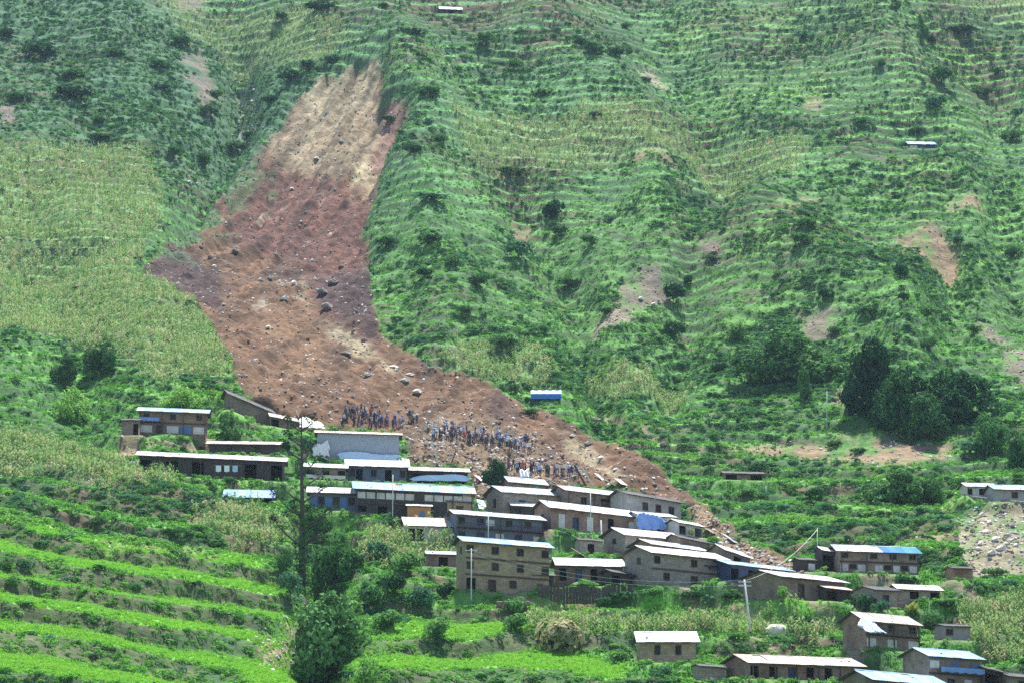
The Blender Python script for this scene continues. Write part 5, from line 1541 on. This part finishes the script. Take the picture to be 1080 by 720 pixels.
# ------------------------------------------------------------------ people
def cloth_mat(name, src):
    m, nt, N, L, P = nodes_of(name)
    oi = N.new('ShaderNodeObjectInfo')
    if src == 'shirt':
        L.new(oi.outputs['Color'], P.inputs['Base Color'])
    else:
        rp = N.new('ShaderNodeValToRGB')
        rp.color_ramp.interpolation = 'CONSTANT'
        e = rp.color_ramp.elements
        e[0].color = (.022, .025, .045, 1); e[1].position = .35; e[1].color = (.05, .055, .09, 1)
        k = e.new(.6); k.color = (.10, .085, .07, 1)
        k = e.new(.8); k.color = (.035, .03, .03, 1)
        L.new(oi.outputs['Random'], rp.inputs['Fac'])
        L.new(rp.outputs[0], P.inputs['Base Color'])
    P.inputs['Roughness'].default_value = .9
    MATS[name] = m
cloth_mat('shirt', 'shirt'); cloth_mat('trousers', 'trousers')
material('skin', (.27, .15, .10), (.24, .13, .085), 5, .6)
material('hair', (.012, .011, .012), (.01, .01, .01), 5, .5)
def person_mesh(kind):
    lean, arms, stride = kind
    V, E, Rr = [], [], []
    def add(p, r, link=None):
        V.append(p); Rr.append(r)
        if link is not None:
            E.append((link, len(V) - 1))
        return len(V) - 1
    pel = add((0, 0, .93), .135)
    wai = add((0, lean * .2, 1.10), .125, pel)
    che = add((0, lean * .6, 1.30), .145, wai)
    nek = add((0, lean * .85, 1.46), .060, che)
    hd0 = add((0, lean * .95 - .01, 1.55), .085, nek)
    hd1 = add((0, lean * 1.0 - .015, 1.64), .088, hd0)
    hands = []
    for s in (-1, 1):
        hip = add((s * .10, 0, .88), .095, pel)
        kn = add((s * .12, -stride * s * .5 - .02, .49), .065, hip)
        an = add((s * .13, -stride * s * .9 + .02, .09), .045, kn)
        add((s * .14, -stride * s * .9 - .13, .045), .038, an)
        sh = add((s * .19, lean * .65, 1.39), .065, che)
        el_, wr_ = arms[0 if s < 0 else 1]
        e_ = add((s * el_[0], el_[1] + lean * .6, el_[2]), .047, sh)
        w_ = add((s * wr_[0], wr_[1] + lean * .6, wr_[2]), .034, e_)
        hands.append((Vector(V[w_]), (Vector(V[w_]) - Vector(V[e_])).normalized(), s))
    me = bpy.data.meshes.new('sk')
    me.from_pydata(V, E, [])
    o = bpy.data.objects.new('sk', me)
    col.objects.link(o)
    o.modifiers.new('s', 'SKIN')
    for v, r in zip(me.skin_vertices[0].data, Rr):
        v.radius = (r, r * (.8 if r > .11 else 1))
    me.skin_vertices[0].data[0].use_root = True
    sb = o.modifiers.new('d', 'SUBSURF'); sb.levels = 1; sb.render_levels = 1
    dg = bpy.context.evaluated_depsgraph_get()
    res = bpy.data.meshes.new_from_object(o.evaluated_get(dg))
    bpy.data.objects.remove(o)
    bm = bmesh.new(); bm.from_mesh(res)
    hc = Vector(V[hd1])
    # nose
    bmesh.ops.create_cone(bm, segments=4, radius1=.018, radius2=.004, depth=.05, matrix=Matrix.Translation(hc + Vector((0, -.09, -.03))) @ Matrix.Rotation(R(70), 4, 'X'))
    hv = set()
    for c, d_, s in hands:      # palm with four fingers and a thumb
        a = d_.orthogonal().normalized(); b_ = d_.cross(a)
        for q, (off, ln) in enumerate(((-.03, .07), (-.01, .085), (.01, .08), (.03, .06), (.045, .045))):
            st_ = c + d_ * (.075 if q < 4 else .03) + a * off
            e = st_ + d_ * ln + b_ * .015 + a * (.02 if q == 4 else 0)
            r_ = bmesh.ops.create_cone(bm, segments=4, radius1=.010, radius2=.007, depth=ln + .05, matrix=Matrix.Translation((st_ + e) / 2 - d_ * .02) @ (e - st_).to_track_quat('Z', 'Y').to_matrix().to_4x4())
            hv |= set(r_['verts'])
        r_ = bmesh.ops.create_cube(bm, size=1, matrix=Matrix.Translation(c + d_ * .05) @ d_.to_track_quat('Z', 'Y').to_matrix().to_4x4() @ Matrix.Diagonal((.075, .03, .10, 1)))
        hv |= set(r_['verts'])
    for f in bm.faces:
        c = f.calc_center_median()
        f.smooth = True
        if all(v in hv for v in f.verts) or min((c - h_[0]).length for h_ in hands) < .05:
            f.material_index = 2
        elif c.z > 1.47:
            f.material_index = 3 if (c.z > hc.z + .02 or (c.y > hc.y + .01 and c.z > hc.z - .10)) else 2
        elif c.z < .10:
            f.material_index = 3
        elif c.z < .93 and abs(c.x) < .21 and min((c - h_[0]).length for h_ in hands) > .12:
            f.material_index = 1
        else:
            f.material_index = 0
    out = bpy.data.meshes.new('person')
    bm.to_mesh(out); bm.free()
    for m_ in ('shirt', 'trousers', 'skin', 'hair'):
        out.materials.append(MATS[m_])
    bpy.data.meshes.remove(res)
    return out
DOWN = ((.25, .02, 1.13), (.27, -.04, .89))
POSES = {'standing': (0.0, (DOWN, DOWN), .04), 'with hands on hips': (0.0, (((.36, .06, 1.16), (.2, -.05, 1.0)), ((.36, .06, 1.16), (.2, -.05, 1.0))), .08), 'walking': (-.05, (((.25, .12, 1.14), (.26, .05, .92)), ((.25, -.1, 1.14), (.25, -.26, .98))), .22),
         'bending forward': (-.32, (((.24, -.14, 1.08), (.2, -.22, .84)), ((.24, -.14, 1.08), (.2, -.22, .84))), .10), 'pointing': (0.0, (DOWN, ((.30, -.22, 1.38), (.28, -.50, 1.44))), .06)}
PM = {k: person_mesh(v) for k, v in POSES.items()}
SHIRTS = [('white', (.62, .62, .62)), ('dark blue', (.03, .04, .11)), ('black', (.02, .02, .025)), ('purple', (.13, .08, .22)), ('light blue', (.25, .38, .58)), ('grey', (.20, .20, .22)), ('red', (.42, .06, .05)), ('dark green', (.04, .09, .06)), ('pale', (.50, .46, .42)), ('navy', (.035, .04, .08))]
SW = [24, 18, 14, 9, 12, 9, 4, 4, 10, 14]
CROWD = {'in upper crowd': [], 'in long crowd': [], 'in lowest crowd': []}
g = random.Random(21)
ks = list(CROWD)
for px, n, lo, hi in [(364, 5, 432, 450), (370, 5, 436, 452), (376, 5, 436, 452), (383, 6, 434, 453), (389, 6, 436, 454), (395, 6, 436, 454), (402, 4, 440, 452), (409, 4, 440, 452), (415, 4, 438, 452), (433, 4, 440, 450), (438, 2, 444, 450), (423, 2, 448, 456)]:
    for q in range(n):
        CROWD[ks[0]].append((px + g.uniform(-3, 3), g.uniform(lo, hi)))
for q in range(74):
    t = q / 73
    x = 452 + 108 * t
    CROWD[ks[1]].append((x + g.uniform(-2, 2), 457 + 15 * t + g.uniform(-5, 6)))
for q in range(28):
    t = q / 27
    CROWD[ks[2]].append((532 + 78 * t + g.uniform(-2, 2), 494 + 8 * t + g.uniform(-2, 4)))
for area, lst in CROWD.items():
    for k, (px, py) in enumerate(sorted(lst)):
        pose = g.choices(list(PM), [10, 3, 4, 2, 1])[0]
        nm_, c_ = g.choices(SHIRTS, SW)[0]
        o = new_obj('person', PM[pose])
        p = at(px, py)
        o.location = (p.x, p.y, p.z - .02)
        o.rotation_euler = (0, 0, g.choice((0, math.pi, math.pi, 1.5, -1.2)) + g.uniform(-.6, .6))
        s = g.uniform(.92, 1.06)
        o.scale = (s * 1.08, s * 1.08, s)
        o.color = (*c_, 1)
        tag(o, f'person in {nm_} top {pose} {area}, {ordinal(k)}', 'person', 'people ' + area)

# ------------------------------------------------------------------ the air between
hz_b = MB()
hz_b.box(-720, 720, -60, 1290, float(ZT.min()) - 1.0, float(ZT.max()) + 25)
hz_o = new_obj('haze', hz_b.mesh('haze'))
m = bpy.data.materials.new('haze_air'); m.use_nodes = True
nt = m.node_tree
nt.nodes.remove(nt.nodes['Principled BSDF'])
pv = nt.nodes.new('ShaderNodeVolumePrincipled')
pv.inputs['Color'].default_value = (.55, .78, 1.0, 1)
pv.inputs['Density'].default_value = .00006
nt.links.new(pv.outputs[0], nt.nodes['Material Output'].inputs['Volume'])
hz_o.data.materials.append(m)
tag(hz_o, 'pale blue haze hanging over the whole valley slope', 'haze', kind='stuff')
